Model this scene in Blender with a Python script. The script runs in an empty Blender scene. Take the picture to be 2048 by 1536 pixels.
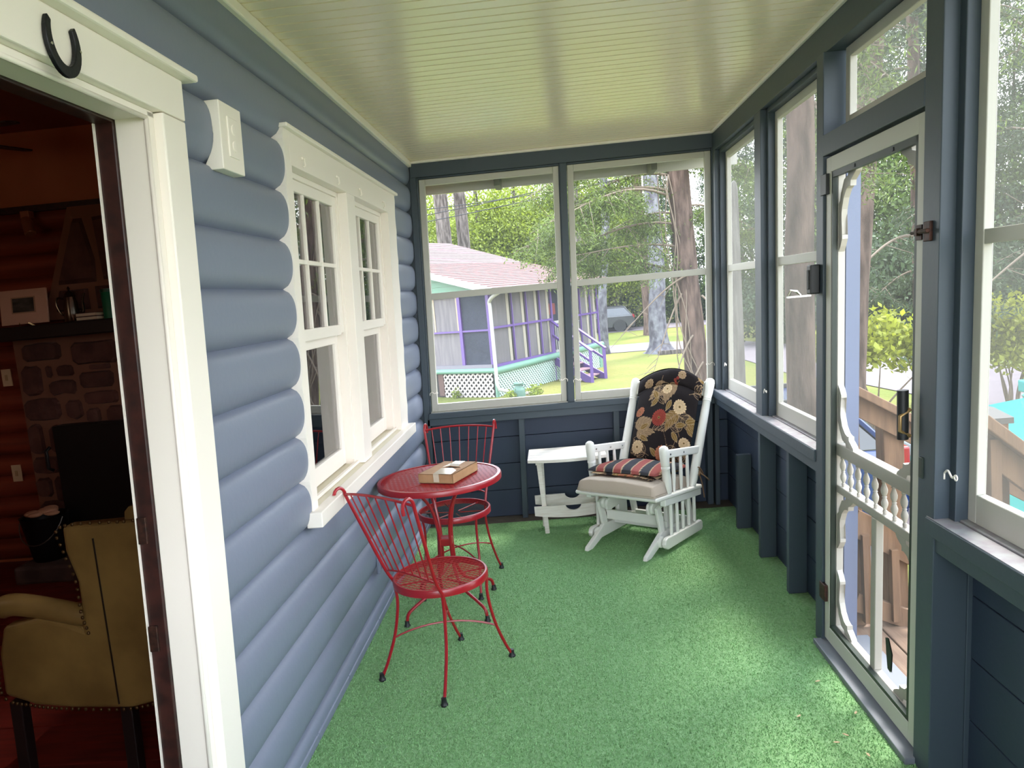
import bpy, bmesh, math, random
import numpy as np
from mathutils import Vector, Matrix
random.seed(7); np.random.seed(7)
PI = math.pi
SC = bpy.context.scene
COL = SC.collection

# ---------------------------------------------------------------- camera, sky, sun, exposure
cam_d = bpy.data.cameras.new('camera'); cam = bpy.data.objects.new('camera', cam_d); COL.objects.link(cam)
cam_d.sensor_fit = 'HORIZONTAL'; cam_d.sensor_width = 36.0
cam_d.lens = 1506.9 / 2048 * 36.0
cam_d.clip_start = 0.05; cam_d.clip_end = 400
CM = ((0.9945969944702305, 0.05134165558168112, -0.09022667561711108),
      (-0.08350616445728136, -0.12066223940938813, -0.9891750828232296),
      (-0.06167283914671705, 0.9913650479933425, -0.11572295592811148))
rx, dn, fw = (Vector(r) for r in CM)
m = Matrix((rx, -dn, -fw)).transposed().to_4x4()
m.translation = Vector((1.030, 0.0, 1.6)); cam.matrix_world = m
SC.camera = cam
SC.view_settings.view_transform = 'Standard'; SC.view_settings.look = 'None'
SC.view_settings.gamma = 1.0; SC.view_settings.use_curve_mapping = False
SC.view_settings.exposure = 1.47
wd = bpy.data.worlds.new('sky'); SC.world = wd; wd.use_nodes = True
nt = wd.node_tree; nt.nodes.clear()
wo = nt.nodes.new('ShaderNodeOutputWorld'); bg = nt.nodes.new('ShaderNodeBackground')
tc = nt.nodes.new('ShaderNodeTexCoord'); sx = nt.nodes.new('ShaderNodeSeparateXYZ'); cr = nt.nodes.new('ShaderNodeValToRGB')
nt.links.new(tc.outputs['Generated'], sx.inputs[0]); nt.links.new(sx.outputs['Z'], cr.inputs[0])
cr.color_ramp.elements[0].position = 0.0; cr.color_ramp.elements[0].color = (0.95, 0.97, 1.0, 1)
cr.color_ramp.elements[1].position = 0.7; cr.color_ramp.elements[1].color = (0.72, 0.84, 1.0, 1)
nt.links.new(cr.outputs[0], bg.inputs[0]); bg.inputs[1].default_value = 3.4
nt.links.new(bg.outputs[0], wo.inputs[0])
sun_d = bpy.data.lights.new('sun', 'SUN'); sun_d.energy = 3.4; sun_d.angle = math.radians(14); sun_d.color = (1.0, 0.95, 0.86)
sun = bpy.data.objects.new('sun', sun_d); COL.objects.link(sun)
sv = Vector((0.42, 0.42, 1.25)).normalized()          # towards the sun
sun.rotation_euler = sv.to_track_quat('Z', 'Y').to_euler()
SC.cycles.transparent_max_bounces = 24
SC.cycles.max_bounces = 10; SC.cycles.diffuse_bounces = 5

# ---------------------------------------------------------------- mesh helpers
K = 0.04472388865132124      # the old porch leans: x shifts by K*z
class MB:
    def __init__(s): s.v = []; s.f = []; s.mi = []
    def add(s, vs, fs, mi=0):
        o = len(s.v); s.v += [tuple(map(float, p)) for p in vs]
        s.f += [tuple(i + o for i in f) for f in fs]; s.mi += [mi] * len(fs); return s
    def box(s, x0, x1, y0, y1, z0, z1, mi=0):
        if x0 > x1: x0, x1 = x1, x0
        if y0 > y1: y0, y1 = y1, y0
        if z0 > z1: z0, z1 = z1, z0
        return s.add([(x0,y0,z0),(x1,y0,z0),(x1,y1,z0),(x0,y1,z0),(x0,y0,z1),(x1,y0,z1),(x1,y1,z1),(x0,y1,z1)],
              [(3,2,1,0),(4,5,6,7),(0,1,5,4),(1,2,6,5),(2,3,7,6),(3,0,4,7)], mi)
    def bar(s, a, b, w, h, up=(0,0,1), mi=0):
        a = Vector(a); b = Vector(b); d = (b-a).normalized(); u = Vector(up)
        r = d.cross(u)
        if r.length < 1e-5: r = d.cross(Vector((1,0,0)))
        r.normalize(); u = r.cross(d).normalized()
        vs = [p + r*sx_*w/2 + u*sz*h/2 for p in (a, b) for sx_, sz in ((-1,-1),(1,-1),(1,1),(-1,1))]
        return s.add(vs, [(0,1,2,3),(7,6,5,4),(0,4,5,1),(1,5,6,2),(2,6,7,3),(3,7,4,0)], mi)
    def tube(s, pts, r, n=8, cap=True, closed=False, mi=0):
        pts = [Vector(p) for p in pts]; m_ = len(pts)
        if not hasattr(r, '__len__'): r = [r]*m_
        rings = []; pu = None
        for i, p in enumerate(pts):
            if closed: t = pts[(i+1) % m_] - pts[i-1]
            else: t = pts[min(i+1, m_-1)] - pts[max(i-1, 0)]
            t.normalize()
            if pu is None:
                pu = t.orthogonal().normalized()
            pu = (pu - t*pu.dot(t))
            if pu.length < 1e-6: pu = t.orthogonal()
            pu.normalize(); w = t.cross(pu)
            rings.append([p + (pu*math.cos(2*PI*k/n) + w*math.sin(2*PI*k/n))*r[i] for k in range(n)])
        vs = [q for rg in rings for q in rg]; fs = []
        for i in range(m_ if closed else m_-1):
            j = (i+1) % m_
            for k in range(n):
                k2 = (k+1) % n; fs.append((i*n+k, i*n+k2, j*n+k2, j*n+k))
        if cap and not closed:
            fs.append(tuple(range(n-1, -1, -1))); fs.append(tuple((m_-1)*n + k for k in range(n)))
        return s.add(vs, fs, mi)
    def lathe(s, prof, c=(0,0,0), n=16, axis=(0,0,1), mi=0):
        ax = Vector(axis).normalized(); u = ax.orthogonal().normalized(); w = ax.cross(u); c = Vector(c)
        vs = []; fs = []
        for (r, h) in prof:
            for k in range(n):
                a = 2*PI*k/n; vs.append(c + ax*h + (u*math.cos(a) + w*math.sin(a))*r)
        for i in range(len(prof)-1):
            for k in range(n):
                k2 = (k+1) % n; fs.append((i*n+k, i*n+k2, (i+1)*n+k2, (i+1)*n+k))
        fs.append(tuple(range(n-1, -1, -1))); fs.append(tuple((len(prof)-1)*n + k for k in range(n)))
        return s.add(vs, fs, mi)
    def prism(s, poly, fn, d0, d1, mi=0):
        """poly of 2D points, fn(a,b,d)->3D"""
        n = len(poly); vs = [fn(a, b, d0) for a, b in poly] + [fn(a, b, d1) for a, b in poly]
        fs = [tuple(range(n-1, -1, -1)), tuple(range(n, 2*n))] + [(i, (i+1) % n, n+(i+1) % n, n+i) for i in range(n)]
        return s.add(vs, fs, mi)
    def strip(s, A, B, mi=0):
        n = len(A); return s.add(list(A)+list(B), [(i, i+1, n+i+1, n+i) for i in range(n-1)], mi)
    def sphere(s, c, r, n=10, m_=6, mi=0):
        rr = r if hasattr(r, '__len__') else (r, r, r)
        vs = [(c[0], c[1], c[2]+rr[2])]; fs = []
        for i in range(1, m_):
            t = PI*i/m_
            for k in range(n):
                a = 2*PI*k/n; vs.append((c[0]+rr[0]*math.sin(t)*math.cos(a), c[1]+rr[1]*math.sin(t)*math.sin(a), c[2]+rr[2]*math.cos(t)))
        vs.append((c[0], c[1], c[2]-rr[2])); L = len(vs)-1
        for k in range(n):
            fs.append((0, 1+k, 1+(k+1) % n)); fs.append((L, 1+(m_-2)*n+(k+1) % n, 1+(m_-2)*n+k))
        for i in range(m_-2):
            for k in range(n):
                k2 = (k+1) % n; fs.append((1+i*n+k, 1+(i+1)*n+k, 1+(i+1)*n+k2, 1+i*n+k2))
        return s.add(vs, fs, mi)
    def build(s, name, mats, parent=None, lean=False, smooth=False, bevel=0, loc=None, seg=2, fix=True):
        me = bpy.data.meshes.new(name)
        vs = [(x+K*z, y, z) for x, y, z in s.v] if lean else s.v
        if loc is not None: vs = [(x-loc[0], y-loc[1], z-loc[2]) for x, y, z in vs]
        me.from_pydata(vs, [], s.f)
        if not isinstance(mats, (list, tuple)): mats = [mats]
        for m_ in mats: me.materials.append(m_)
        if len(mats) > 1: me.polygons.foreach_set('material_index', s.mi)
        if fix:
            b = bmesh.new(); b.from_mesh(me); bmesh.ops.recalc_face_normals(b, faces=b.faces); b.to_mesh(me); b.free()
        if smooth:
            me.polygons.foreach_set('use_smooth', [True]*len(me.polygons))
            if smooth != 'all':
                try: me.set_sharp_from_angle(angle=math.radians(40))
                except Exception: pass
        me.update()
        o = bpy.data.objects.new(name, me); COL.objects.link(o)
        if loc is not None: o.location = loc
        if parent is not None: o.parent = parent
        if bevel:
            md = o.modifiers.new('bevel', 'BEVEL'); md.width = bevel; md.segments = seg; md.limit_method = 'ANGLE'; md.angle_limit = math.radians(40)
        return o
def tag(o, label, cat, group=None, kind=None):
    o['label'] = label; o['category'] = cat
    if group: o['group'] = group
    if kind: o['kind'] = kind
    return o
def empty(name, label, cat, loc=(0,0,0), rz=0, group=None, kind=None):
    o = bpy.data.objects.new(name, None); COL.objects.link(o); o.location = loc; o.rotation_euler = (0, 0, rz)
    o.empty_display_size = 0.1
    return tag(o, label, cat, group, kind)
def copy_tree(o, parent=None):
    c = o.copy(); COL.objects.link(c)
    if parent is not None: c.parent = parent
    for ch in [x for x in o.children]: copy_tree(ch, c)
    return c
def bez(p0, p1, p2, p3, n=12):
    p0, p1, p2, p3 = map(Vector, (p0, p1, p2, p3))
    return [((1-t)**3)*p0 + 3*((1-t)**2)*t*p1 + 3*(1-t)*t*t*p2 + t**3*p3 for t in (i/n for i in range(n+1))]
def spl(pts, n=6):
    P = [Vector(p) for p in pts]; P = [2*P[0]-P[1]] + P + [2*P[-1]-P[-2]]; out = []
    for i in range(1, len(P)-2):
        for k in range(n):
            t = k/n; a, b, c, d = P[i-1], P[i], P[i+1], P[i+2]
            out.append(0.5*((2*b) + (c-a)*t + (2*a-5*b+4*c-d)*t*t + (3*b-a-3*c+d)*t**3))
    out.append(P[-2]); return out

# ---------------------------------------------------------------- materials
def lin(c):
    if isinstance(c, str): c = tuple(int(c[i:i+2], 16) for i in (0, 2, 4))
    return tuple(((x/255)/12.92 if x/255 <= 0.04045 else ((x/255+0.055)/1.055)**2.4) for x in c)
def mat(name, col, rough=0.6, spec=0.5, metal=0, noise=None, bump=None, col2=None, nscale=8, ndetail=4, fac=(0.35, 0.65), vary=0,
        stretch=(1,1,1), coat=0, transl=0, attr=None, coord='Object', island=0, wave=None):
    m_ = bpy.data.materials.new(name); m_.use_nodes = True; n = m_.node_tree; bs = n.nodes['Principled BSDF']
    bs.inputs['Roughness'].default_value = rough; bs.inputs['Metallic'].default_value = metal
    bs.inputs['Specular IOR Level'].default_value = spec
    if coat: bs.inputs['Coat Weight'].default_value = coat; bs.inputs['Coat Roughness'].default_value = 0.15
    c1 = lin(col) + (1,)
    bs.inputs['Base Color'].default_value = c1
    cur = None
    def mp(sc):
        t = n.nodes.new('ShaderNodeTexCoord'); mm = n.nodes.new('ShaderNodeMapping')
        n.links.new(t.outputs[coord], mm.inputs[0]); mm.inputs['Scale'].default_value = stretch; return mm.outputs[0]
    def noise_(sc, det):
        nn = n.nodes.new('ShaderNodeTexNoise'); nn.inputs['Scale'].default_value = sc; nn.inputs['Detail'].default_value = det
        n.links.new(mp(sc), nn.inputs['Vector']); return nn
    if attr:
        a = n.nodes.new('ShaderNodeAttribute'); a.attribute_name = attr; cur = a.outputs['Color']
    if col2:
        nn = noise_(nscale, ndetail); r = n.nodes.new('ShaderNodeValToRGB')
        r.color_ramp.elements[0].position = fac[0]; r.color_ramp.elements[1].position = fac[1]
        r.color_ramp.elements[0].color = c1; r.color_ramp.elements[1].color = lin(col2)+(1,)
        n.links.new(nn.outputs['Fac'], r.inputs[0]); cur = r.outputs[0]
    if vary or island:
        h = n.nodes.new('ShaderNodeHueSaturation')
        if cur is None: h.inputs['Color'].default_value = c1
        else: n.links.new(cur, h.inputs['Color'])
        src = n.nodes.new('ShaderNodeObjectInfo').outputs['Random'] if vary else n.nodes.new('ShaderNodeNewGeometry').outputs['Random Per Island']
        amt = vary or island
        mr = n.nodes.new('ShaderNodeMapRange'); mr.inputs['To Min'].default_value = 1-amt; mr.inputs['To Max'].default_value = 1+amt
        n.links.new(src, mr.inputs[0]); n.links.new(mr.outputs[0], h.inputs['Value']); cur = h.outputs[0]
    if cur is not None: n.links.new(cur, bs.inputs['Base Color'])
    if bump:
        bsz, bst = bump[0], bump[1]; nn = noise_(bsz, bump[2] if len(bump) > 2 else 3)
        b = n.nodes.new('ShaderNodeBump'); b.inputs['Strength'].default_value = bst; b.inputs['Distance'].default_value = bump[3] if len(bump) > 3 else 0.01
        n.links.new(nn.outputs['Fac'], b.inputs['Height']); n.links.new(b.outputs[0], bs.inputs['Normal'])
    if transl:
        t = n.nodes.new('ShaderNodeBsdfTranslucent'); mx = n.nodes.new('ShaderNodeMixShader'); mx.inputs[0].default_value = transl
        if cur is not None: n.links.new(cur, t.inputs[0])
        else: t.inputs[0].default_value = c1
        out = n.nodes['Material Output']; n.links.new(bs.outputs[0], mx.inputs[1]); n.links.new(t.outputs[0], mx.inputs[2]); n.links.new(mx.outputs[0], out.inputs[0])
    return m_
def screen_mat(name, fac, col='c8ccd0'):
    m_ = bpy.data.materials.new(name); m_.use_nodes = True; n = m_.node_tree; n.nodes.clear()
    o = n.nodes.new('ShaderNodeOutputMaterial'); mx = n.nodes.new('ShaderNodeMixShader'); mx.inputs[0].default_value = fac
    tr = n.nodes.new('ShaderNodeBsdfTransparent'); ad = n.nodes.new('ShaderNodeMixShader'); ad.inputs[0].default_value = 0.6
    d = n.nodes.new('ShaderNodeBsdfDiffuse'); t = n.nodes.new('ShaderNodeBsdfTranslucent')
    d.inputs[0].default_value = lin(col)+(1,); t.inputs[0].default_value = lin(col)+(1,)
    n.links.new(d.outputs[0], ad.inputs[1]); n.links.new(t.outputs[0], ad.inputs[2])
    n.links.new(tr.outputs[0], mx.inputs[1]); n.links.new(ad.outputs[0], mx.inputs[2]); n.links.new(mx.outputs[0], o.inputs[0])
    return m_
def glass_mat(name, tint=(1,1,1), f0=0.06, rough=0.0):
    m_ = bpy.data.materials.new(name); m_.use_nodes = True; n = m_.node_tree; n.nodes.clear()
    o = n.nodes.new('ShaderNodeOutputMaterial'); mx = n.nodes.new('ShaderNodeMixShader')
    tr = n.nodes.new('ShaderNodeBsdfTransparent'); tr.inputs[0].default_value = tuple(tint)+(1,)
    g = n.nodes.new('ShaderNodeBsdfGlossy'); g.inputs['Roughness'].default_value = rough
    lw = n.nodes.new('ShaderNodeFresnel'); lw.inputs[0].default_value = 1.5
    mr = n.nodes.new('ShaderNodeMapRange'); mr.inputs['From Min'].default_value = 0; mr.inputs['From Max'].default_value = 1
    mr.inputs['To Min'].default_value = f0; mr.inputs['To Max'].default_value = 1.3
    n.links.new(lw.outputs[0], mr.inputs[0]); n.links.new(mr.outputs[0], mx.inputs[0])
    n.links.new(tr.outputs[0], mx.inputs[1]); n.links.new(g.outputs[0], mx.inputs[2]); n.links.new(mx.outputs[0], o.inputs[0])
    return m_
BLUE = mat('blue_paint', '777e90', rough=0.42, spec=0.45, bump=(45, 0.12, 4, 0.004))
BLUE_SHADE = mat('blue_paint_shaded', '3b4650', rough=0.5, bump=(40, 0.12, 4, 0.004))  # same blue paint as the logs, backlit shade mixed into the colour
BLUE_DEEP_SHADE = mat('blue_paint_deep_shade', '2f3a4e', rough=0.6, bump=(60, 0.15, 4, 0.004))  # the blue again for the knee walls, with deeper backlit shade in the colour
WHITE = mat('white_paint', 'f2e9e0', rough=0.42, bump=(60, 0.08, 3, 0.003))
CEILM = mat('ceiling_paint', 'efe0c8', rough=0.2, spec=0.6, bump=(90, 0.05, 3, 0.002))
GREY = mat('pale_grey_paint', 'b9b6ac', rough=0.5, bump=(60, 0.1, 3, 0.003))
DSTAIN = mat('dark_stained_wood', '3a1c17', rough=0.45, col2='24110e', nscale=30)
DWHITE = mat('door_white_shaded', 'b4aea4', rough=0.5, bump=(60, 0.1, 3, 0.003))  # door's white paint, greyed in the colour for its backlit side
RED = mat('red_enamel', '96121f', rough=0.28, spec=0.6)
BLACK = mat('black_plastic', '17181b', rough=0.5)
RUST = mat('rusty_brown_metal', '4a2c22', rough=0.55, metal=0.5, col2='2a1a16', nscale=60)
CHROME = mat('chrome', 'c8c8c4', rough=0.25, metal=1)
BRASS = mat('brass', 'b8986a', rough=0.35, metal=0.9)
GLIDER = mat('glider_white_paint', 'eceae4', rough=0.35, bump=(70, 0.06, 3, 0.003))
SCR_H = screen_mat('hazy_screen_mesh', 0.26, '74736f')
SCR_L = screen_mat('fine_screen_mesh', 0.10, '74736f')
SCR_F = screen_mat('clear_screen_mesh', 0.03)
GLASS = glass_mat('window_glass')
# ================================================================ porch floor, ceiling
carpet = mat('green_turf_carpet', '7fa873', rough=0.95, spec=0.1, col2='92b886', nscale=60, ndetail=6, fac=(0.4, 0.62), bump=(160, 1.0, 6, 0.012))
cm_n = carpet.node_tree
tag(MB().box(-0.02, 2.2, -1.2, 5.22, -0.05, 0).build('floor', carpet, lean=True), 'green artificial turf carpet covering the whole porch floor', 'floor', kind='structure')
wdf = mat('bare_floor_wood', '6e6357', rough=0.8, col2='574d44', nscale=14, stretch=(1, 8, 1))
tag(MB().box(-0.02, 2.2, 5.222, 5.40, -0.05, -0.004).build('trim_1', wdf, lean=True), 'strip of bare weathered floorboard between carpet and far knee wall', 'floor strip', kind='structure')
# tufts of the turf
def tufts():
    n = 190000
    y = 1.7 + 3.5*np.random.rand(n)**1.6; x = 0.02 + 2.1*np.random.rand(n)
    a = np.random.rand(n)*2*PI; h = 0.004 + 0.005*np.random.rand(n); w = 0.0022
    lx = np.random.randn(n)*0.004; ly = np.random.randn(n)*0.004
    v = np.zeros((n, 3, 3)); v[:, 0] = np.stack([x-np.cos(a)*w, y-np.sin(a)*w, np.full(n, -0.001)], 1)
    v[:, 1] = np.stack([x+np.cos(a)*w, y+np.sin(a)*w, np.full(n, -0.001)], 1); v[:, 2] = np.stack([x+lx, y+ly, h], 1)
    me = bpy.data.meshes.new('carpet_pile'); me.vertices.add(3*n); me.vertices.foreach_set('co', v.reshape(-1))
    me.loops.add(3*n); me.loops.foreach_set('vertex_index', np.arange(3*n, dtype=np.int32))
    me.polygons.add(n); me.polygons.foreach_set('loop_start', np.arange(0, 3*n, 3, dtype=np.int32)); me.update(calc_edges=True)
    me.materials.append(mat('turf_tufts', '84ae78', rough=0.8, spec=0.15, island=0.22))
    o = bpy.data.objects.new('carpet_pile', me); COL.objects.link(o)
    o.parent = bpy.data.objects['floor']; o['kind'] = 'stuff'
tufts()

ceil = tag(MB().box(-0.3, 2.3, -1.3, 5.60, 2.585, 2.66).build('ceiling', CEILM, lean=True), 'cream painted beadboard porch ceiling with boards running across', 'ceiling', kind='structure')
pitch = 0.068
bprof = [(0, 0.012), (0.005, 0.0), (pitch-0.005, 0.0), (pitch, 0.012)]
b = MB()
for (ya, za), (yb, zb) in zip(bprof[:-1], bprof[1:]):
    b.add([(0.0, ya, za), (2.12, ya, za), (2.12, yb, zb), (0.0, yb, zb)], [(0, 1, 2, 3)])
b.add([(0, 0, 0.013), (2.12, 0, 0.013), (2.12, pitch, 0.013), (0, pitch, 0.013)], [(0, 1, 2, 3)])
bd = b.build('board', CEILM, ceil); bd.location = (K*2.572, 5.27-pitch, 2.572)
y = 5.27-2*pitch
while y > -1.2:
    c = bd.copy(); COL.objects.link(c); c.parent = ceil; c.location = (K*2.572, y, 2.572); y -= pitch
t = MB()
t.box(0.0, 0.035, -1.2, 5.27, 2.535, 2.572)
tag(t.build('trim_2', WHITE, lean=True, bevel=0.006), 'cream cove strip along ceiling above the blue logs', 'trim', kind='structure')
t = MB(); t.box(0.03, 2.09, 5.245, 5.272, 2.555, 2.572); tag(t.build('trim_3', WHITE, lean=True, bevel=0.004), 'cream cove strip along ceiling over the far windows', 'trim', kind='structure')
t = MB(); t.box(2.06, 2.09, -1.2, 5.25, 2.552, 2.572); tag(t.build('trim_4', WHITE, lean=True, bevel=0.004), 'cream cove strip along ceiling on screen door side', 'trim', kind='structure')
# roof above with outer fascia and rafter tails
roofm = mat('roof_underside', '6c6c62', rough=0.8)
rf = tag(MB().box(-0.35, 2.32, -1.35, 5.75, 2.662, 2.74).build('roof', [roofm], lean=True), 'porch roof slab with overhang beyond the far windows', 'roof', kind='structure')
MB().box(-0.3, 2.32, 5.60, 5.625, 2.385, 2.66).build('fascia', GREY, rf, lean=True)
for x in (0.59, 1.68):
    MB().box(x, x+0.04, 5.36, 5.60, 2.37, 2.47).build('rafter_tail', roofm, rf, lean=True)
MB().box(-0.3, 2.3, 5.40, 5.60, 2.46, 2.49).build('soffit', roofm, rf, lean=True)

# ================================================================ left log wall
WL = tag(MB().box(-0.16, -0.10, 1.95, 2.76, 0.0, 2.585).build('wall_left', BLUE, lean=True), 'house wall of rounded blue painted half logs', 'wall', kind='structure')
q = MB(); q.box(-0.16, -0.10, 4.60, 5.40, 0, 2.585); q.box(-0.16, -0.10, 2.76, 4.60, 0, 0.80); q.box(-0.16, -0.10, 2.76, 4.60, 2.28, 2.585)
q.box(-0.16, -0.10, -1.2, 1.0, 0, 2.585); q.box(-0.16, -0.10, 1.0, 1.95, 2.14, 2.585)
q.build('sheathing', BLUE, WL, lean=True)
GZ = [2.585, 2.42, 2.238, 2.057, 1.876, 1.698, 1.519, 1.334, 1.148, 0.972, 0.790, 0.612, 0.435, 0.26, 0.085, 0.0]
WIN = (2.755, 4.672, 0.80, 2.285)      # window casing in the wall
DOOR = (0.86, 1.965, 0.0, 2.22)
def log(zt, zb, first=False):
    prof = []
    H = zt-zb; N = 14
    for i in range(N+1):
        s_ = i/N; z = zt - H*s_
        x = -0.022 + 0.038*(max(0.0, 1-abs(2*s_-1)**2.8))**0.62
        
        prof.append((x, z))
    zs = [p[1] for p in prof]
    cuts = sorted(set([z for z in (WIN[2], WIN[3], DOOR[3]) if zb < z < zt] + zs), reverse=True)
    def X(z):
        for (xa, za), (xb, zb_) in zip(prof[:-1], prof[1:]):
            if za >= z >= zb_: return xa + (xb-xa)*((za-z)/max(1e-9, za-zb_))
        return prof[-1][0]
    m_ = MB()
    for za, zb_ in zip(cuts[:-1], cuts[1:]):
        zm = (za+zb_)/2
        seg = [(-1.2, 5.30)]
        def cut(seg, a, b_):
            o = []
            for p, q_ in seg:
                if a > p: o.append((p, min(a, q_)))
                if b_ < q_: o.append((max(b_, p), q_))
            return [s2 for s2 in o if s2[1]-s2[0] > 1e-4]
        if WIN[2] < zm < WIN[3]: seg = cut(seg, WIN[0], WIN[1])
        if zm < DOOR[3]: seg = cut(seg, DOOR[0], DOOR[1])
        for p, q_ in seg:
            xa, xb = X(za), X(zb_)
            m_.add([(xa, p, za), (xa, q_, za), (xb, q_, zb_), (xb, p, zb_)], [(0, 3, 2, 1)])
            m_.add([(xa, p, za), (xb, p, zb_), (-0.1, p, zb_), (-0.1, p, za)], [(0, 1, 2, 3)])
            m_.add([(xa, q_, za), (xb, q_, zb_), (-0.1, q_, zb_), (-0.1, q_, za)], [(0, 3, 2, 1)])
    o = m_.build('log', BLUE, WL, lean=True, fix=False)
    b_ = bmesh.new(); b_.from_mesh(o.data); bmesh.ops.remove_doubles(b_, verts=b_.verts, dist=1e-5); b_.to_mesh(o.data); b_.free()
    o.data.polygons.foreach_set('use_smooth', [True]*len(o.data.polygons)); o.data.set_sharp_from_angle(angle=math.radians(35))
    return o
for a_, b_ in zip(GZ[:-1], GZ[1:]): log(a_, b_)
q = MB()
yy = [1.965, 2.37, 2.62, 3.05, 3.62, 4.2, 5.28]
for a_, b_ in zip(yy[:-1], yy[1:]): q.box(0.0, 0.022, a_+0.0015, b_-0.0015, 0.0, 0.035)
tag(q.build('baseboard_left', BLUE, lean=True, bevel=0.005), 'thin blue shoe moulding where log wall meets green carpet', 'baseboard', kind='structure')
# outlet low on the log wall
o = empty('outlet', 'blue painted outlet low on the log wall behind the front red chair', 'outlet')
MB().box(0.015, 0.034, 3.66, 3.74, 0.255, 0.375).build('cover_plate', BLUE, o, lean=True, bevel=0.004)
q = MB()
for z in (0.29, 0.34): MB().box(0.034, 0.038, 3.68, 3.72, z-0.014, z+0.014).build('socket', BLUE, o, lean=True, bevel=0.003)

# ================================================================ front doorway (left)
D1 = tag(MB().box(-0.105, 0.028, 1.862, 1.978, 0.0, 2.122).build('door_1', WHITE, lean=True, bevel=0.004), 'cream painted casing of the open front doorway', 'doorway', kind='structure')
MB().box(-0.105, 0.028, 0.86, 0.95, 0.0, 2.122).build('side_casing', WHITE, D1, lean=True, bevel=0.004)
MB().box(-0.105, 0.028, 0.84, 1.980, 2.124, 2.226).build('head_casing', WHITE, D1, lean=True, bevel=0.004)
MB().box(-0.02, 0.058, 0.81, 2.012, 2.226, 2.245).build('head_cap', WHITE, D1, lean=True, bevel=0.006)
q = MB(); q.box(-0.078, 0.004, 1.830, 1.862, 0.0, 2.122); q.box(-0.078, 0.004, 0.95, 0.98, 0.0, 2.122); q.box(-0.078, 0.004, 0.95, 1.862, 2.106, 2.124)
q.build('jamb', WHITE, D1, lean=True, bevel=0.003)
q = MB(); q.tube([(0.001, 1.829, 0.0), (0.001, 1.829, 2.105)], 0.006, 6); q.tube([(0.001, 0.98, 2.104), (0.001, 1.83, 2.104)], 0.006, 6)
q.build('bead', WHITE, D1, lean=True, smooth='all')
q = MB(); q.box(-0.125, -0.078, 1.823, 1.90, 0, 2.122); q.box(-0.125, -0.078, 0.93, 0.985, 0, 2.122); q.box(-0.125, -0.078, 0.95, 1.86, 2.10, 2.14)
q.build('inner_stop', DSTAIN, D1, lean=True, bevel=0.003)['label'] = 'dark brown stained inner stop'
q = MB(); q.box(-0.1265, -0.1235, 1.816, 1.826, 0, 2.1); q.build('paint_edge', WHITE, D1, lean=True)
for z in (1.09, 0.80):
    MB().box(-0.122, -0.098, 1.815, 1.824, z-0.035, z+0.035).build('hinge', RUST, D1, lean=True, bevel=0.002)
MB().box(-0.125, 0.03, 0.95, 1.862, -0.01, 0.03).build('threshold', WHITE, D1, lean=True, bevel=0.004)
# horseshoe
hs = empty('horseshoe', 'black iron horseshoe nailed points up above the front doorway', 'horseshoe', (K*2.15+0.03, 1.478, 2.165))
pts = []
for i in range(25):
    a = math.radians(-215 + 250*i/24); pts.append((math.cos(a)*0.046, math.sin(a)*0.060))
A_ = []
n_ = len(pts)
q = MB()
outer = []; inner = []
for i, (py, pz) in enumerate(pts):
    w = 0.011*(0.75+0.5*math.sin(PI*i/(n_-1)))
    L_ = math.hypot(py, pz); ny, nz = py/L_, pz/L_
    outer.append((py+ny*w*0.6, pz+nz*w*0.6)); inner.append((py-ny*w, pz-nz*w))
for x0, x1 in ((0.0, 0.010),):
    vs = [(x, a[0], a[1]) for x in (x0, x1) for a in outer+inner]
    N2 = n_*2; fs = []
    for i in range(n_-1):
        fs += [(i, i+1, n_+i+1, n_+i), (N2+i, N2+n_+i, N2+n_+i+1, N2+i+1), (i, N2+i, N2+i+1, i+1), (n_+i, n_+i+1, N2+n_+i+1, N2+n_+i)]
    fs += [(0, n_, N2+n_, N2), (n_-1, N2+n_-1, N2+2*n_-1, 2*n_-1)]
    q.add(vs, fs)
q.build('shoe', mat('black_iron', '14151a', rough=0.45, metal=0.4, bump=(80, 0.3, 3, 0.003)), hs, bevel=0.002)
q = MB()
for i in (5, 20): MB().lathe([(0.003, 0), (0.003, 0.003)], (0.0095, pts[i][0], pts[i][1]), 8, (1, 0, 0)).build('nail', CHROME, hs)
# old wall box painted cream
wb = empty('wall_box', 'cream painted wooden box with an old outlet on the blue logs', 'electrical box')
prof = [(0.040, 2.226), (-0.002, 2.226), (-0.020, 2.222)]
for i in range(9):
    z = 2.215 - 0.165*i/8; prof.append((0.030*math.sin(PI*i/8)-0.014, z))
prof += [(-0.015, 2.04), (0.0, 2.034), (0.040, 2.034)]
MB().prism(prof, lambda a, b_, d: (a, d, b_), 2.165, 2.318).build('box', WHITE, wb, lean=True, bevel=0.003)
MB().box(0.038, 0.044, 2.21, 2.28, 2.075, 2.19).build('cover_plate', WHITE, wb, lean=True, bevel=0.003)
for z in (2.108, 2.155):
    MB().lathe([(0.016, 0), (0.015, 0.004), (0.008, 0.005)], (0.043, 2.245, z), 14, (1, 0, 0)).build('socket', WHITE, wb, lean=True, smooth=True)

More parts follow.
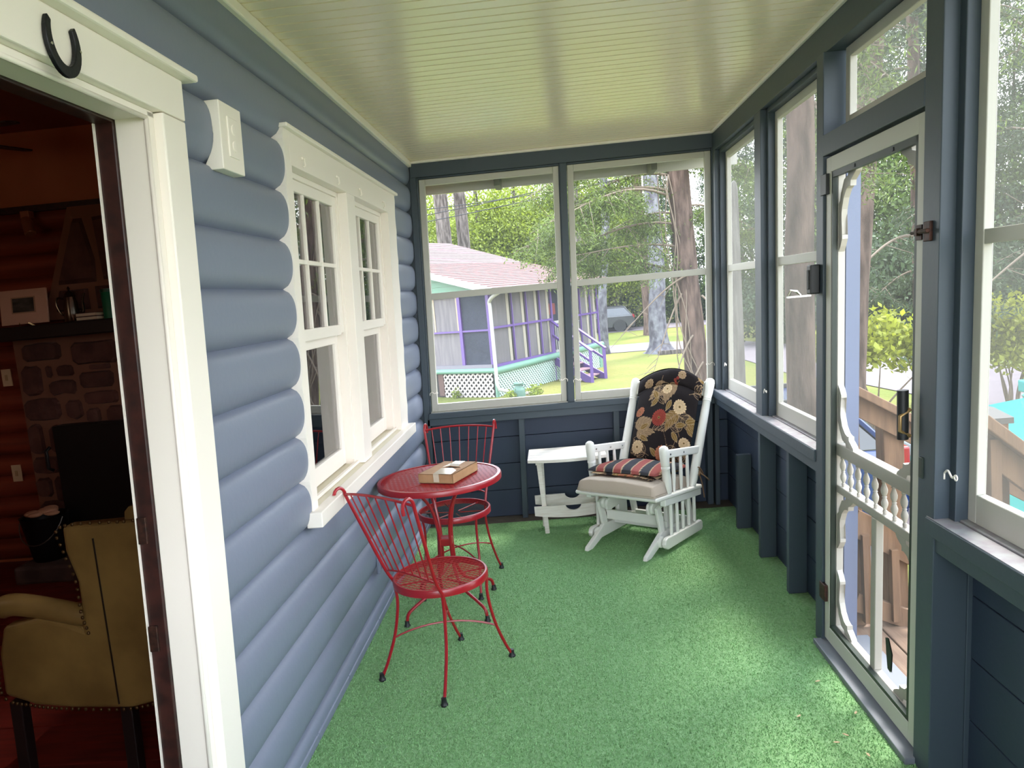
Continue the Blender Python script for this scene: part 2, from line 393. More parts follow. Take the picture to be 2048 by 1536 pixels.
# ================================================================ left windows with scribed casing
CZ0, CZ1 = 0.845, 2.285
def wavy(z):  # casing edge scribed to the logs
    for za, zb_ in zip(GZ[:-1], GZ[1:]):
        if za >= z >= zb_:
            s_ = (za-z)/(za-zb_); return 0.017*math.sin(PI*s_)
    return 0
TW = tag(MB().box(-0.10, 0.021, 3.562, 3.708, 0.86, 2.150).build('trim_5', WHITE, lean=True, bevel=0.003), 'cream casing around the pair of house windows, its edges scribed to the logs', 'window casing', kind='structure')
def side(y_in, y_out, sgn, name):
    N = 110; zz = [CZ0 + (2.272-CZ0)*i/N for i in range(N+1)]
    oy = [y_out + sgn*wavy(z) - sgn*0.010 for z in zz]
    q = MB()
    for X0, X1 in ((-0.10, 0.021),):
        vs = []
        for x in (X0, X1):
            vs += [(x, y_in, z) for z in zz] + [(x, o_, z) for z, o_ in zip(zz, oy)]
        M_ = N+1; fs = []
        for i in range(N):
            fs += [(2*M_+i, 2*M_+i+1, 3*M_+i+1, 3*M_+i), (M_+i, M_+i+1, 3*M_+i+1, 3*M_+i), (i, i+1, 2*M_+i+1, 2*M_+i)]
        fs += [(0, M_, 3*M_, 2*M_), (M_-1, 2*M_-1, 4*M_-1, 3*M_-1)]
        q.add(vs, fs)
    q.build(name, WHITE, TW, lean=True)
side(2.812, 2.745, 1, 'side_casing'); side(4.468, 4.680, -1, 'side_casing')
q = MB(); q.box(-0.10, 0.0215, 2.80, 4.48, 2.150, 2.272); q.build('head_casing', WHITE, TW, lean=True, bevel=0.002)
q = MB(); q.box(-0.05, 0.040, 2.735, 4.700, 2.272, 2.288); q.build('head_cap', WHITE, TW, lean=True, bevel=0.004)
BEI = mat('beige_sill_paint', 'd8cfb8', rough=0.55, bump=(60, 0.1, 3, 0.003))
MB().prism([(-0.14, 0.875), (0.052, 0.852), (0.052, 0.840), (-0.14, 0.840)], lambda a, b_, d: (a, d, b_), 2.74, 4.70).build('sill', BEI, TW, lean=True)
MB().box(0.0, 0.062, 2.725, 4.715, 0.796, 0.856).build('sill_nosing', WHITE, TW, lean=True, bevel=0.004)
for y in (2.93, 3.40, 3.80, 4.33):
    q = MB(); q.tube([(0.021, y, 2.195), (0.033, y, 2.192), (0.035, y, 2.165), (0.029, y-0.006, 2.160)], 0.0035, 6); q.sphere((0.025, y, 2.195), 0.006)
    q.build('screen_hanger', WHITE, TW, lean=True, smooth=True)
def dh_window(n, y0, y1):
    W = empty('window_%d' % n, ('near' if n == 1 else 'far')+' cream double hung house window with six panes over one', 'window', kind='structure')
    q = MB()
    for ya, yb in ((y0, y0+0.022), (y1-0.022, y1)): q.box(-0.12, -0.022, ya, yb, 0.86, 2.15)
    q.box(-0.12, -0.022, y0, y1, 2.128, 2.15); q.build('frame', WHITE, W, lean=True, bevel=0.002)
    a, b_ = y0+0.022, y1-0.022
    xu = -0.058
    st = MB(); sw = 0.048
    st.box(xu, xu+0.028, a, a+sw, 1.50, 2.128); st.box(xu, xu+0.028, b_-sw, b_, 1.50, 2.128)
    st.box(xu, xu+0.028, a+sw, b_-sw, 2.082, 2.128); st.box(xu, xu+0.028, a+sw, b_-sw, 1.492, 1.540)
    us = st.build('upper_sash', WHITE, W, lean=True, bevel=0.003)
    gw = (b_-a-2*sw)
    for k in (1, 2):
        yy_ = a+sw+gw*k/3; MB().box(xu+0.004, xu+0.026, yy_-0.009, yy_+0.009, 1.54, 2.082).build('muntin', WHITE, us, lean=True, bevel=0.002)
    MB().box(xu+0.005, xu+0.025, a+sw, b_-sw, 1.802, 1.820).build('muntin', WHITE, us, lean=True, bevel=0.002)
    for k in range(3):
        for (za, zb_) in ((1.54, 1.802), (1.82, 2.082)):
            MB().box(xu+0.011, xu+0.015, a+sw+gw*k/3, a+sw+gw*(k+1)/3, za, zb_).build('pane', GLASS, us, lean=True)
    xl = -0.095
    st = MB(); st.box(xl, xl+0.03, a, a+sw, 0.872, 1.50); st.box(xl, xl+0.03, b_-sw, b_, 0.872, 1.50)
    st.box(xl, xl+0.03, a+sw, b_-sw, 1.452, 1.50); st.box(xl, xl+0.03, a+sw, b_-sw, 0.872, 0.952)
    ls = st.build('lower_sash', WHITE, W, lean=True, bevel=0.003)
    MB().box(xl+0.012, xl+0.016, a+sw, b_-sw, 0.952, 1.452).build('pane', GLASS, ls, lean=True)
    MB().box(-0.022, -0.008, y0, y1, 0.862, 0.876).build('parting_strip', WHITE, W, lean=True)
    q = MB(); q.tube([(-0.02, y1-0.045, 0.872), (-0.02, y1-0.045, 0.888), (-0.03, y1-0.05, 0.892)], 0.003, 6); q.build('screen_hook', WHITE, W, lean=True)
dh_window(1, 2.812, 3.562); dh_window(2, 3.708, 4.468)

# ================================================================ far wall
WF = tag(MB().box(0.02, 2.10, 5.27, 5.36, 2.463, 2.572).build('wall_far', BLUE_SHADE, lean=True, bevel=0.003), 'far porch wall with blue frame around two openings, coloured as backlit shade', 'wall', kind='structure')
def P(x0, x1, z0, z1, y0=5.27, y1=5.36, nm='post', m_=None):
    return MB().box(x0, x1, y0, y1, z0, z1).build(nm, m_ or BLUE_SHADE, WF, lean=True, bevel=0.003)
P(-0.03, 0.060, 0.0, 2.463, 5.292, 5.36); P(0.018, 0.060, 0.0, 2.463); P(1.048, 1.096, 0.8222, 2.463); P(2.070, 2.10, 0.0, 2.463)
P(0.060, 0.072, 0.826, 2.455, 5.278, 5.36, 'stop'); P(1.040, 1.050, 0.826, 2.455, 5.284, 5.36, 'stop')
P(0.055, 2.09, 0.780, 0.822, 5.255, 5.36, 'sill'); P(0.04, 2.09, 0.729, 0.779, 5.27, 5.34, 'apron')
P(0.060, 1.048, 2.450, 2.463, 5.285, 5.36, 'stop'); P(1.096, 2.07, 2.450, 2.463, 5.285, 5.36, 'stop')
q = MB().box(0.07, 2.07, 5.275, 5.36, 0.8225, 0.8265).build('sill_edge', GREY, WF, lean=True)
for x in (0.690, 1.366, 2.02):
    P(x, x+0.04, 0.0, 0.73, 5.30, 5.385, 'stud')
for i in range(4):
    MB().box(-0.02, 2.2, 5.385, 5.41, 0.0+i*0.197+0.002, (i+1)*0.197-0.002).build('plank', BLUE_DEEP_SHADE, WF, lean=True, bevel=0.002)
P(0.02, 2.1, 2.572, 2.66, 5.27, 5.40, 'header', BLUE_SHADE)
P(-0.16, 2.25, -0.05, 0.80, 5.41, 5.43, 'backing_board', BLUE_DEEP_SHADE); P(-0.16, 0.02, 0.0, 2.66, 5.36, 5.40, 'corner_board', BLUE_SHADE)  # unseen boards added to seal light leaks behind the planks and corner

def screen_window(n, lab, fn, a0, a1, z0, z1, smat, rail=None, sw=0.042, bw=0.055, th=0.028, tw=0.042, cat='window'):
    """fn(a,d,z): a along the wall, d depth outwards"""
    def bx(a_, b_, d0, d1, za, zb_):
        q = MB(); p, r = fn(a_, d0, za), fn(b_, d1, zb_); q.box(p[0], r[0], p[1], r[1], za, zb_); return q
    W = empty('window_%d' % n, lab, cat, kind='structure')
    q = MB()
    for (s0, s1, za, zb_) in ((a0, a0+sw, z0, z1), (a1-sw, a1, z0, z1), (a0+sw, a1-sw, z1-tw, z1), (a0+sw, a1-sw, z0, z0+bw)):
        p, r = fn(s0, 0, za), fn(s1, th, zb_); q.box(p[0], r[0], p[1], r[1], za, zb_)
    q.build('frame', GREY, W, lean=True, bevel=0.003)
    if rail: bx(a0+sw, a1-sw, 0.002, th-0.002, rail[0], rail[1]).build('rail', GREY, W, lean=True, bevel=0.002)
    bx(a0+sw, a1-sw, th-0.004, th-0.003, z0+bw, z1-tw).build('screen', smat, W, lean=True)
    return W
ffn = lambda a, d, z: (a, 5.29+d, z)
W3 = screen_window(3, 'left far window opening with grey framed insect screen facing the cottage', ffn, 0.076, 1.044, 0.828, 2.448, SCR_F, (1.622, 1.667))
W4 = screen_window(4, 'right far window opening with grey framed insect screen behind the glider', ffn, 1.100, 2.068, 0.828, 2.448, SCR_F, (1.625, 1.668))
def hook(par, p, dirv, s=0.75):
    d = Vector(dirv); p = Vector(p); u = Vector((0, 0, 1))
    q = MB(); q.tube(spl([p, p+d*0.02*s+u*0.012*s, p+d*0.045*s-u*0.004*s, p+d*0.062*s+u*0.006*s], 5), 0.0032*s, 6)
    q.tube([p, p-u*0.02*s], 0.003*s, 6)
    ring = [p+d*0.066*s + (d*math.cos(a)+u*math.sin(a))*0.008*s for a in [2*PI*i/10 for i in range(10)]]
    q.tube(ring, 0.0025*s, 5, closed=True)
    q.build('hook', WHITE, par, lean=True, smooth='all')
hook(W3, (0.072, 5.268, 0.965), (1, 0, 0)); hook(W3, (1.05, 5.268, 0.985), (-1, 0, 0)); hook(W4, (1.092, 5.268, 0.975), (1, 0, 0)); hook(W4, (2.07, 5.268, 1.01), (-1, 0, 0))

# ================================================================ right wall
WR = tag(MB().box(2.075, 2.165, -1.2, 5.27, 2.436, 2.572).build('wall_right', BLUE_SHADE, lean=True, bevel=0.003), 'right porch wall with blue framing coloured as backlit shade, screens and screen door', 'wall', kind='structure')
def R(y0, y1, z0, z1, x0=2.075, x1=2.165, nm='post', m_=None):
    return MB().box(x0, x1, y0, y1, z0, z1).build(nm, m_ or BLUE_SHADE, WR, lean=True, bevel=0.003)
R(5.20, 5.27, 0.73, 2.436)
R(4.10, 4.22, 0.73, 2.436); R(3.147, 3.225, 0.0, 2.436, 2.062, 2.165); R(2.225, 2.325, 0.0, 2.436, 2.062, 2.165)
R(1.02, 1.12, 0.0, 2.436); R(-0.15, -0.05, 0.0, 2.436)
# stops beside the screens (a second step)
for y0, y1 in ((5.17, 5.20), (4.22, 4.245), (4.065, 4.10), (3.225, 3.25), (2.19, 2.225), (1.12, 1.15), (0.99, 1.02)):
    R(y0, y1, 0.83, 2.436, 2.105, 2.165, 'stop')
R(-0.05, 2.225, 2.41, 2.436, 2.105, 2.165, 'stop'); R(3.225, 5.2, 2.41, 2.436, 2.105, 2.165, 'stop')
SILLM = mat('worn_sill_paint', '9a9a9c', rough=0.6, col2='8a8288', nscale=20)
for y0, y1 in ((3.225, 5.27), (-0.05, 2.262)):
    R(y0, y1, 0.78, 0.832, 2.055, 2.115, 'sill'); R(y0, y1, 0.80, 0.838, 2.12, 2.22, 'sill', SILLM); R(y0, y1, 0.7325, 0.779, 2.068, 2.11, 'apron')
    R(y0, y1, 0.832, 0.834, 2.058, 2.115, 'sill_top', SILLM)
R(2.325, 3.147, 2.036, 2.118, 2.06, 2.165, 'header')
for y in (4.745, 4.215, 3.70):
    R(y-0.02, y+0.02, 0.0, 0.478 if y > 4.5 else 0.7325, 2.088, 2.178, 'stud')
for y in (1.62, 0.4): R(y-0.02, y+0.02, 0.0, 0.7325, 2.088, 2.178, 'stud')
for (y0, y1) in ((3.19, 5.4), (-1.2, 2.28)):
    R(y0, y1, -0.05, 0.80, 2.205, 2.22, 'backing_board', BLUE_DEEP_SHADE)  # unseen board added to stop light showing through the plank gaps
    for i in range(4): MB().box(2.18, 2.205, y0, y1, i*0.197+0.002, (i+1)*0.197-0.002).build('plank', BLUE_DEEP_SHADE, WR, lean=True, bevel=0.002)
R(2.31, 3.16, -0.03, 0.022, 2.03, 2.26, 'threshold', mat('grey_threshold_paint', '6c7078', rough=0.5))
rfn = lambda a, d, z: (2.14+d, a, z)
R(2.225, 2.325, 0.0, 0.85, 2.165, 2.21); R(3.147, 3.225, 0.0, 0.85, 2.165, 2.21)
W5 = screen_window(5, 'far window on the right wall with hazy insect screen', rfn, 4.245, 5.17, 0.838, 2.41, SCR_H, (1.630, 1.674), bw=0.075)
W6 = screen_window(6, 'window left of the screen door with hazy insect screen', rfn, 3.25, 4.065, 0.838, 2.41, SCR_H, (1.630, 1.674), bw=0.075)
W7 = screen_window(7, 'small transom window above the screen door', rfn, 2.345, 3.127, 2.13, 2.436, SCR_H, None, bw=0.045)
W8 = screen_window(8, 'tall near window right of the screen door with hazy insect screen', rfn, 1.15, 2.19, 0.838, 2.41, SCR_H, (1.624, 1.664), bw=0.085)
W9 = screen_window(9, 'nearest window of the right wall, beside the camera', rfn, -0.04, 0.99, 0.838, 2.41, SCR_H, (1.624, 1.664), bw=0.085)
hook(W5, (2.10, 5.06+0.03, 1.02), (0, -1, 0)); hook(W6, (2.085, 4.10, 0.972), (0, -1, 0)); hook(W8, (2.09, 2.225, 0.972), (0, -1, 0), 0.95)

# ================================================================ screen door
D2 = empty('door_2', 'pale grey victorian screen door with gingerbread brackets and spindle row', 'screen door', kind='structure')
DY0, DY1, DX = 2.332, 3.140, 2.072
q = MB(); q.box(DX, DX+0.018, DY0, DY0+0.05, 0.035, 2.026); q.box(DX, DX+0.018, DY1-0.05, DY1, 0.035, 2.026)
q.box(DX, DX+0.018, DY0+0.05, DY1-0.05, 1.968, 2.026); q.box(DX, DX+0.018, DY0+0.05, DY1-0.05, 0.035, 0.098)
q.build('face_frame', GREY, D2, lean=True, bevel=0.002)
SPL = mat('dark_green_spline', '263029', rough=0.5)
a, b_ = DY0+0.05, DY1-0.05
q = MB(); q.box(DX+0.003, DX+0.022, a, a+0.020, 0.098, 1.968); q.box(DX+0.003, DX+0.022, b_-0.012, b_, 0.098, 1.968)
q.box(DX+0.003, DX+0.022, a, b_, 1.945, 1.968); q.box(DX+0.003, DX+0.022, a, b_, 0.098, 0.112)
q.build('spline_frame', SPL, D2, lean=True)['label'] = 'dark green inner edging'
q = MB()
for yv in (2.55, 2.86): q.box(DX, DX+0.003, yv, yv+0.012, 1.95, 1.962)
q.build('clip', BLACK, D2, lean=True)
MB().box(DX+0.0185, DX+0.0190, a+0.02, b_-0.012, 0.112, 1.945).build('screen', SCR_L, D2, lean=True)
X0, X1 = DX+0.024, DX+0.052
q = MB(); q.box(X0, X1, DY0, DY0+0.062, 0.035, 2.026); q.box(X0, X1, DY1-0.062, DY1, 0.035, 2.026)
q.box(X0, X1, DY0+0.062, DY1-0.062, 1.955, 2.026); q.box(X0, X1, DY0+0.062, DY1-0.062, 0.035, 0.112)
q.build('door_frame', DWHITE, D2, lean=True, bevel=0.002)
ya, yb = DY0+0.062, DY1-0.062
MB().box(X0, X1+0.01, ya, yb, 0.838, 0.888).build('upper_rail', DWHITE, D2, lean=True, bevel=0.003)
MB().box(X0, X1+0.01, ya, yb, 0.684, 0.716).build('lower_rail', DWHITE, D2, lean=True, bevel=0.003)
MB().box(X0, X1, 2.700, 2.742, 0.112, 0.684).build('centre_stile', DWHITE, D2, lean=True, bevel=0.003)
sprof = [(0.007,0),(0.008,0.012),(0.005,0.016),(0.011,0.032),(0.012,0.042),(0.008,0.054),(0.006,0.060),(0.009,0.062),(0.006,0.065),(0.011,0.078),(0.012,0.09),(0.007,0.106),(0.005,0.112),(0.008,0.116),(0.007,0.122)]
xs = (X0+X1)/2
sp = MB().lathe(sprof, (0, 0, 0), 10).build('spindle', DWHITE, D2, smooth=True); ns = 9
for i in range(ns):
    yv = ya + (yb-ya)*(i+0.5)/ns; s_ = sp if i == 0 else sp.copy()
    if i: COL.objects.link(s_); s_.parent = D2
    s_.location = (xs+K*0.716, yv, 0.716)
def bracket(yc, zc, sy, sz, w=0.16, h=0.24):
    # fretwork: curved arm from the stile to the rail with stepped ends and an open corner
    path = [(0.0, h), (0.018, h*0.93), (0.034, h*0.84), (0.034, h*0.79), (0.020, h*0.78), (0.021, h*0.62), (0.030, h*0.46), (0.048, h*0.32), (0.075, h*0.22), (0.100, h*0.19), (0.112, h*0.20), (0.114, h*0.13), (0.130, h*0.10), (w*0.96, h*0.04), (w, 0.0)]
    back = [(w*0.55, 0.0), (w*0.5, h*0.06), (w*0.3, h*0.09), (0.02, h*0.25), (0.012, h*0.34), (0.0, h*0.38)]
    outl = path + back
    N = len(outl); vs = [(x, yc+sy*u, zc+sz*v) for x in (X0+0.003, X1-0.003) for u, v in outl]
    # triangulated strip between path and back for a clean concave fill
    q = MB(); P_ = len(path); B_ = len(back)
    bb = back[::-1]
    fs = []
    def idx_path(i): return i
    def idx_back(j): return N-1-j
    i = j = 0
    while i < P_-1 or j < B_-1:
        if (i/(P_-1) <= j/(B_-1) and i < P_-1) or j >= B_-1: tri = (idx_path(i), idx_path(i+1), idx_back(j)); i += 1
        else: tri = (idx_path(i), idx_back(j+1), idx_back(j)); j += 1
        fs += [tri, tuple(k+N for k in reversed(tri))]
    fs += [(k, (k+1) % N, N+(k+1) % N, N+k) for k in range(N)]
    q.add(vs, fs); q.build('bracket', DWHITE, D2, lean=True)
for yc, sy in ((ya, 1), (yb, -1)):
    bracket(yc, 0.888, sy, 1); bracket(yc, 1.955, sy, -1, 0.17, 0.30)
    bracket(yc, 0.112, sy, 1); bracket(yc, 0.684, sy, -1)
# hardware
def bxp(nm, x0, x1, y0, y1, z0, z1, m_, par=D2, bv=0.002, lab=None):
    o = MB().box(x0, x1, y0, y1, z0, z1).build(nm, m_, par, lean=True, bevel=bv)
    if lab: o['label'] = lab
    return o
bxp('hinge', DX-0.014, DX+0.002, 3.105, 3.168, 1.885, 1.965, BLACK); bxp('hinge', DX-0.014, DX+0.002, 3.105, 3.168, 0.205, 0.275, RUST)
q = MB().tube([(DX-0.012, 2.375, 1.055), (DX-0.045, 2.372, 1.075), (DX-0.045, 2.372, 1.12), (DX-0.012, 2.375, 1.14)], 0.006, 8).build('handle', BRASS, D2, lean=True, smooth=True)
MB().tube([(DX-0.03, 2.385, 1.045), (DX-0.032, 2.385, 1.20)], 0.017, 12).build('handle_grip', BLACK, D2, lean=True, smooth=True)
bxp('keeper_plate', 2.056, 2.064, 2.29, 2.312, 0.94, 1.005, SPL)
q = MB(); q.box(DX-0.008, DX, 2.335, 2.372, 1.655, 1.700); q.tube([(DX-0.012, 2.39, 1.678), (DX-0.012, 2.29, 1.678)], 0.005, 8); q.box(DX-0.018, DX-0.008, 2.345, 2.362, 1.668, 1.690)
q.build('slide_bolt', RUST, D2, lean=True, bevel=0.001)
tb = MB(); tb.add([(DX+0.012, 2.585, 0.295), (DX+0.012, 2.565, 0.300), (DX+0.012, 2.535, 0.255), (DX+0.012, 2.54, 0.185), (DX+0.012, 2.565, 0.19), (DX+0.012, 2.575, 0.235)], [(0,1,2,3,4,5)])
tb.add([(DX+0.0165, y, z) for (_, y, z) in tb.v[:6]], [(5,4,3,2,1,0)]); tb.build('patch_tape', BLACK, D2, lean=True)
# bolt keeper on the post + black lock box + chrome latch
lk = empty('lock_box', 'black metal latch box with chrome arm on post left of screen door', 'latch box')
MB().box(2.022, 2.062, 3.175, 3.225, 1.495, 1.615).build('box', BLACK, lk, lean=True, bevel=0.006)
MB().box(2.018, 2.023, 3.188, 3.212, 1.515, 1.595).build('opening', mat('painted_slot_shade', '060607', rough=0.6), lk, lean=True, bevel=0.002)  # shade of the slot painted as a near-black plate on the box face
q = MB(); q.box(1.935, 2.03, 3.19, 3.21, 1.487, 1.494); q.tube([(1.94, 3.2, 1.494), (1.95, 3.2, 1.515), (1.975, 3.2, 1.512), (1.99, 3.2, 1.496)], 0.006, 8)
q.build('arm', CHROME, lk, lean=True, smooth=True)
bk = MB(); bk.box(2.052, 2.062, 2.262, 2.30, 1.648, 1.705); bk.tube([(2.046, 2.31, 1.678), (2.046, 2.26, 1.678)], 0.007, 8)
tag(bk.build('bolt_keeper', RUST, lean=True, bevel=0.002), 'small rusty bolt keeper screwed to post right of screen door', 'bolt keeper')
# near end of the porch behind the camera: knee wall and post only
WB = tag(MB().box(-0.1, 2.2, -1.25, -1.2, 0.0, 0.8).build('wall_back', BLUE_SHADE, lean=True), 'low blue wall closing the porch behind the camera', 'wall', kind='structure')
# ================================================================ red wire chairs and table
def clip_circle(x0, y0, x1, y1, r):
    return x0*x0+y0*y0 <= r*r and x1*x1+y1*y1 <= r*r
def mesh_disc(r, pitch, amp, w, t, z, ang=0):
    """expanded metal: zigzag strands clipped to a disc"""
    q = MB(); ca, sa = math.cos(ang), math.sin(ang); n = int(r/pitch)+1; step = pitch*1.9
    for i in range(-n, n+1):
        y = i*pitch; L_ = r*r-y*y
        if L_ <= 0: continue
        L_ = math.sqrt(L_); m_ = int(L_/step)+1; top = []; bot = []
        for k in range(-m_, m_+1):
            x = max(-L_, min(L_, k*step)); yy_ = y + (amp if (k+i) % 2 else -amp)
            X_, Y_ = x*ca-yy_*sa, x*sa+yy_*ca
            nx, ny = -sa*w/2, ca*w/2
            top.append((X_+nx, Y_+ny, z)); bot.append((X_-nx, Y_-ny, z-t))
        q.strip(top, bot)
    return q
chairc = empty('red_chair', 'red wire bistro chair in front of the table with its back to the camera', 'chair', (0.452, 3.118, 0), -math.radians(37.5), 'red wire bistro chairs')
SR = 0.203
q = MB()
prof = [(SR-0.004, 0.413), (SR+0.002, 0.413), (SR+0.003, 0.438), (SR-0.001, 0.444), (SR-0.008, 0.444), (SR-0.008, 0.439), (SR-0.002, 0.438)]
n = 48; vs = []; fs = []
for (r_, z_) in prof:
    for k in range(n): vs.append((r_*math.cos(2*PI*k/n), r_*math.sin(2*PI*k/n), z_))
P_ = len(prof)
for i in range(P_):
    for k in range(n): fs.append((i*n+k, i*n+(k+1) % n, ((i+1) % P_)*n+(k+1) % n, ((i+1) % P_)*n+k))
q.add(vs, fs); seat = q.build('seat', RED, chairc, smooth=True)
mesh_disc(SR-0.003, 0.0105, 0.0042, 0.0042, 0.0015, 0.440, 0.5).build('seat_mesh', RED, seat, fix=False)
q = MB()
for k in range(6):
    a = k*PI/3; q.tube([(0.03*math.cos(a), 0.03*math.sin(a), 0.420), (SR*0.98*math.cos(a), SR*0.98*math.sin(a), 0.424)], 0.0035, 5)
q.build('seat_brace', RED, seat)
def leg(p0, ft, back=None):
    # curved leg: goes down, bows and kicks outward
    pts = spl([p0, (p0[0]*0.97, p0[1]*0.97, 0.33), (p0[0]*1.0+(ft[0]-p0[0])*0.18, p0[1]*1.0+(ft[1]-p0[1])*0.18, 0.20), (p0[0]+(ft[0]-p0[0])*0.62, p0[1]+(ft[1]-p0[1])*0.62, 0.085), (ft[0], ft[1], 0.012)], 5)
    o = MB().tube(pts, 0.0068, 8).build('leg', RED, chairc, smooth=True)
    d = Vector((ft[0]-p0[0], ft[1]-p0[1], 0)).normalized()*0.004
    f_ = MB().lathe([(0.015, 0.0), (0.016, 0.006), (0.012, 0.012), (0.010, 0.030), (0.011, 0.033), (0.007, 0.034)], (ft[0], ft[1], 0.0), 12).build('foot_cap', BLACK, o, smooth=True)
    return pts
LP = []
for sx_ in (-1, 1):
    LP.append(leg((sx_*0.150, 0.132, 0.425), (sx_*0.160, 0.232)))
    LP.append(leg((sx_*0.150, -0.137, 0.425), (sx_*0.192, -0.225)))
def at_z(pts, z):
    return min(pts, key=lambda p: abs(p.z-z))
for i, j in ((0, 3), (2, 1)):
    a, b_ = at_z(LP[i], 0.185), at_z(LP[j], 0.185)
    MB().tube(bez(a, (a.x*0.4, a.y*0.4, 0.235), (b_.x*0.4, b_.y*0.4, 0.235), b_, 14), 0.0042, 6).build('stretcher', RED, chairc, smooth=True)
posts = {}
for sx_ in (-1, 1):
    p = [(sx_*0.150, -0.137, 0.425), (sx_*0.157, -0.175, 0.50), (sx_*0.186, -0.235, 0.68), (sx_*0.212, -0.290, 0.845)]
    arc = [(sx_*(0.212+0.004*0), -0.290-0.028*(1-math.cos(a)), 0.845+0.034*math.sin(a)) for a in [PI*i/8 for i in range(1, 9)]]
    tip = [(sx_*0.214, -0.345, 0.822)]
    posts[sx_] = spl(p, 6)
    MB().tube(posts[sx_]+[Vector(t_) for t_ in arc+tip], 0.0072, 8).build('back_post', RED, chairc, smooth=True)
def rail(z, bow, up):
    a, b_ = at_z(posts[-1], z), at_z(posts[1], z)
    return bez(a, (a.x*0.5, a.y-bow, a.z+up), (b_.x*0.5, b_.y-bow, b_.z+up), b_, 24)
top, low = rail(0.835, 0.018, 0.022), rail(0.475, 0.03, 0.035)
o = MB().tube(top, 0.0058, 8).build('top_rail', RED, chairc, smooth=True)
o = MB().tube(low, 0.0042, 6).build('lower_rail', RED, chairc, smooth=True)
for k in range(7):
    i = 3*(k+1); MB().tube([top[i], low[i]], 0.0032, 6).build('spindle', RED, chairc, smooth=True)
chb = copy_tree(chairc); chb.location = (0.385, 4.115, 0); chb.rotation_euler = (0, 0, -math.radians(186))
chb['label'] = 'red wire bistro chair behind the table, facing the camera'

tab = empty('bistro_table', 'round red metal mesh bistro table with the cardboard box on it', 'table', (0.375, 3.79, 0))
TR = 0.318
q = MB(); prof = [(TR-0.003, 0.682), (TR+0.003, 0.682), (TR+0.004, 0.704), (TR, 0.711), (TR-0.016, 0.711), (TR-0.016, 0.706), (TR-0.004, 0.704)]
n = 64; vs = []; fs = []; P_ = len(prof)
for (r_, z_) in prof:
    for k in range(n): vs.append((r_*math.cos(2*PI*k/n), r_*math.sin(2*PI*k/n), z_))
for i in range(P_):
    for k in range(n): fs.append((i*n+k, i*n+(k+1) % n, ((i+1) % P_)*n+(k+1) % n, ((i+1) % P_)*n+k))
q.add(vs, fs); rim = q.build('rim', RED, tab, smooth=True)
mesh_disc(TR-0.006, 0.0118, 0.0036, 0.0062, 0.0018, 0.7075, 0.28).build('mesh_top', RED, tab, fix=False)
q = MB()
for a in (0.78, 2.35): q.box(-TR*0.98, TR*0.98, -0.008, 0.008, 0.692, 0.700) if False else q.bar((-TR*0.98*math.cos(a), -TR*0.98*math.sin(a), 0.695), (TR*0.98*math.cos(a), TR*0.98*math.sin(a), 0.695), 0.018, 0.006)
q.build('cross_brace', RED, rim)
for k in range(4):
    a = PI/4 + k*PI/2; c_, s_ = math.cos(a), math.sin(a)
    pts = spl([(0.20*c_, 0.20*s_, 0.690), (0.145*c_, 0.145*s_, 0.655), (0.075*c_, 0.075*s_, 0.56), (0.044*c_, 0.044*s_, 0.44), (0.040*c_, 0.040*s_, 0.33), (0.052*c_, 0.052*s_, 0.22), (0.105*c_, 0.105*s_, 0.135), (0.22*c_, 0.22*s_, 0.088), (0.275*c_, 0.275*s_, 0.06), (0.288*c_, 0.288*s_, 0.012)], 5)
    o = MB().tube(pts, 0.0085, 8).build('leg', RED, tab, smooth=True)
    MB().lathe([(0.016, 0.0), (0.016, 0.007), (0.012, 0.012), (0.011, 0.030), (0.007, 0.031)], (0.288*c_, 0.288*s_, 0), 12).build('foot_cap', BLACK, o, smooth=True)
q = MB(); q.box(-0.034, 0.034, -0.034, 0.034, 0.345, 0.385); q.build('leg_collar', RED, tab, bevel=0.004)

# cardboard box
CARD = mat('cardboard', 'b98f6a', rough=0.75, col2='a57c58', nscale=12, fac=(0.3, 0.7))
TAPE = mat('shiny_packing_tape', 'd9c9b4', rough=0.18, spec=0.8)
bx_ = empty('cardboard_box', 'flat brown cardboard box with torn taped top on the red table', 'box', (0.430, 3.765, 0.7112), math.radians(-20.5))
# footprint: near edge 0.20 wide, 0.31 long
W_, L_, H_ = 0.196, 0.275, 0.047
hole = [(-0.035, 0.0), (-0.010, 0.034), (0.055, 0.020), (0.070, 0.004), (0.030, -0.008)]
q = MB(); h = 0.003
q.box(-W_/2, W_/2, -L_/2, -L_/2+h, 0, H_); q.box(-W_/2, W_/2, L_/2-h, L_/2, 0, H_); q.box(-W_/2, -W_/2+h, -L_/2, L_/2, 0, H_); q.box(W_/2-h, W_/2, -L_/2, L_/2, 0, H_)
q.box(-W_/2, W_/2, -L_/2, L_/2, 0, h)
o = q.build('carton', CARD, bx_)
q = MB(); bm_ = bmesh.new()
outer = [bm_.verts.new(p) for p in ((-W_/2, -L_/2, H_), (W_/2, -L_/2, H_), (W_/2, L_/2, H_), (-W_/2, L_/2, H_))]
inner = [bm_.verts.new((x, y, H_)) for x, y in hole]
ed = [bm_.edges.new((v[i], v[(i+1) % len(v)])) for v in (outer, inner) for i in range(len(v))]
bmesh.ops.triangle_fill(bm_, use_beauty=True, use_dissolve=False, edges=ed)
me = bpy.data.meshes.new('lid'); bm_.to_mesh(me); bm_.free(); me.materials.append(CARD)
o = bpy.data.objects.new('lid', me); COL.objects.link(o); o.parent = bx_; md = o.modifiers.new('s', 'SOLIDIFY'); md.thickness = 0.003
q = MB(); z_ = H_+0.0016
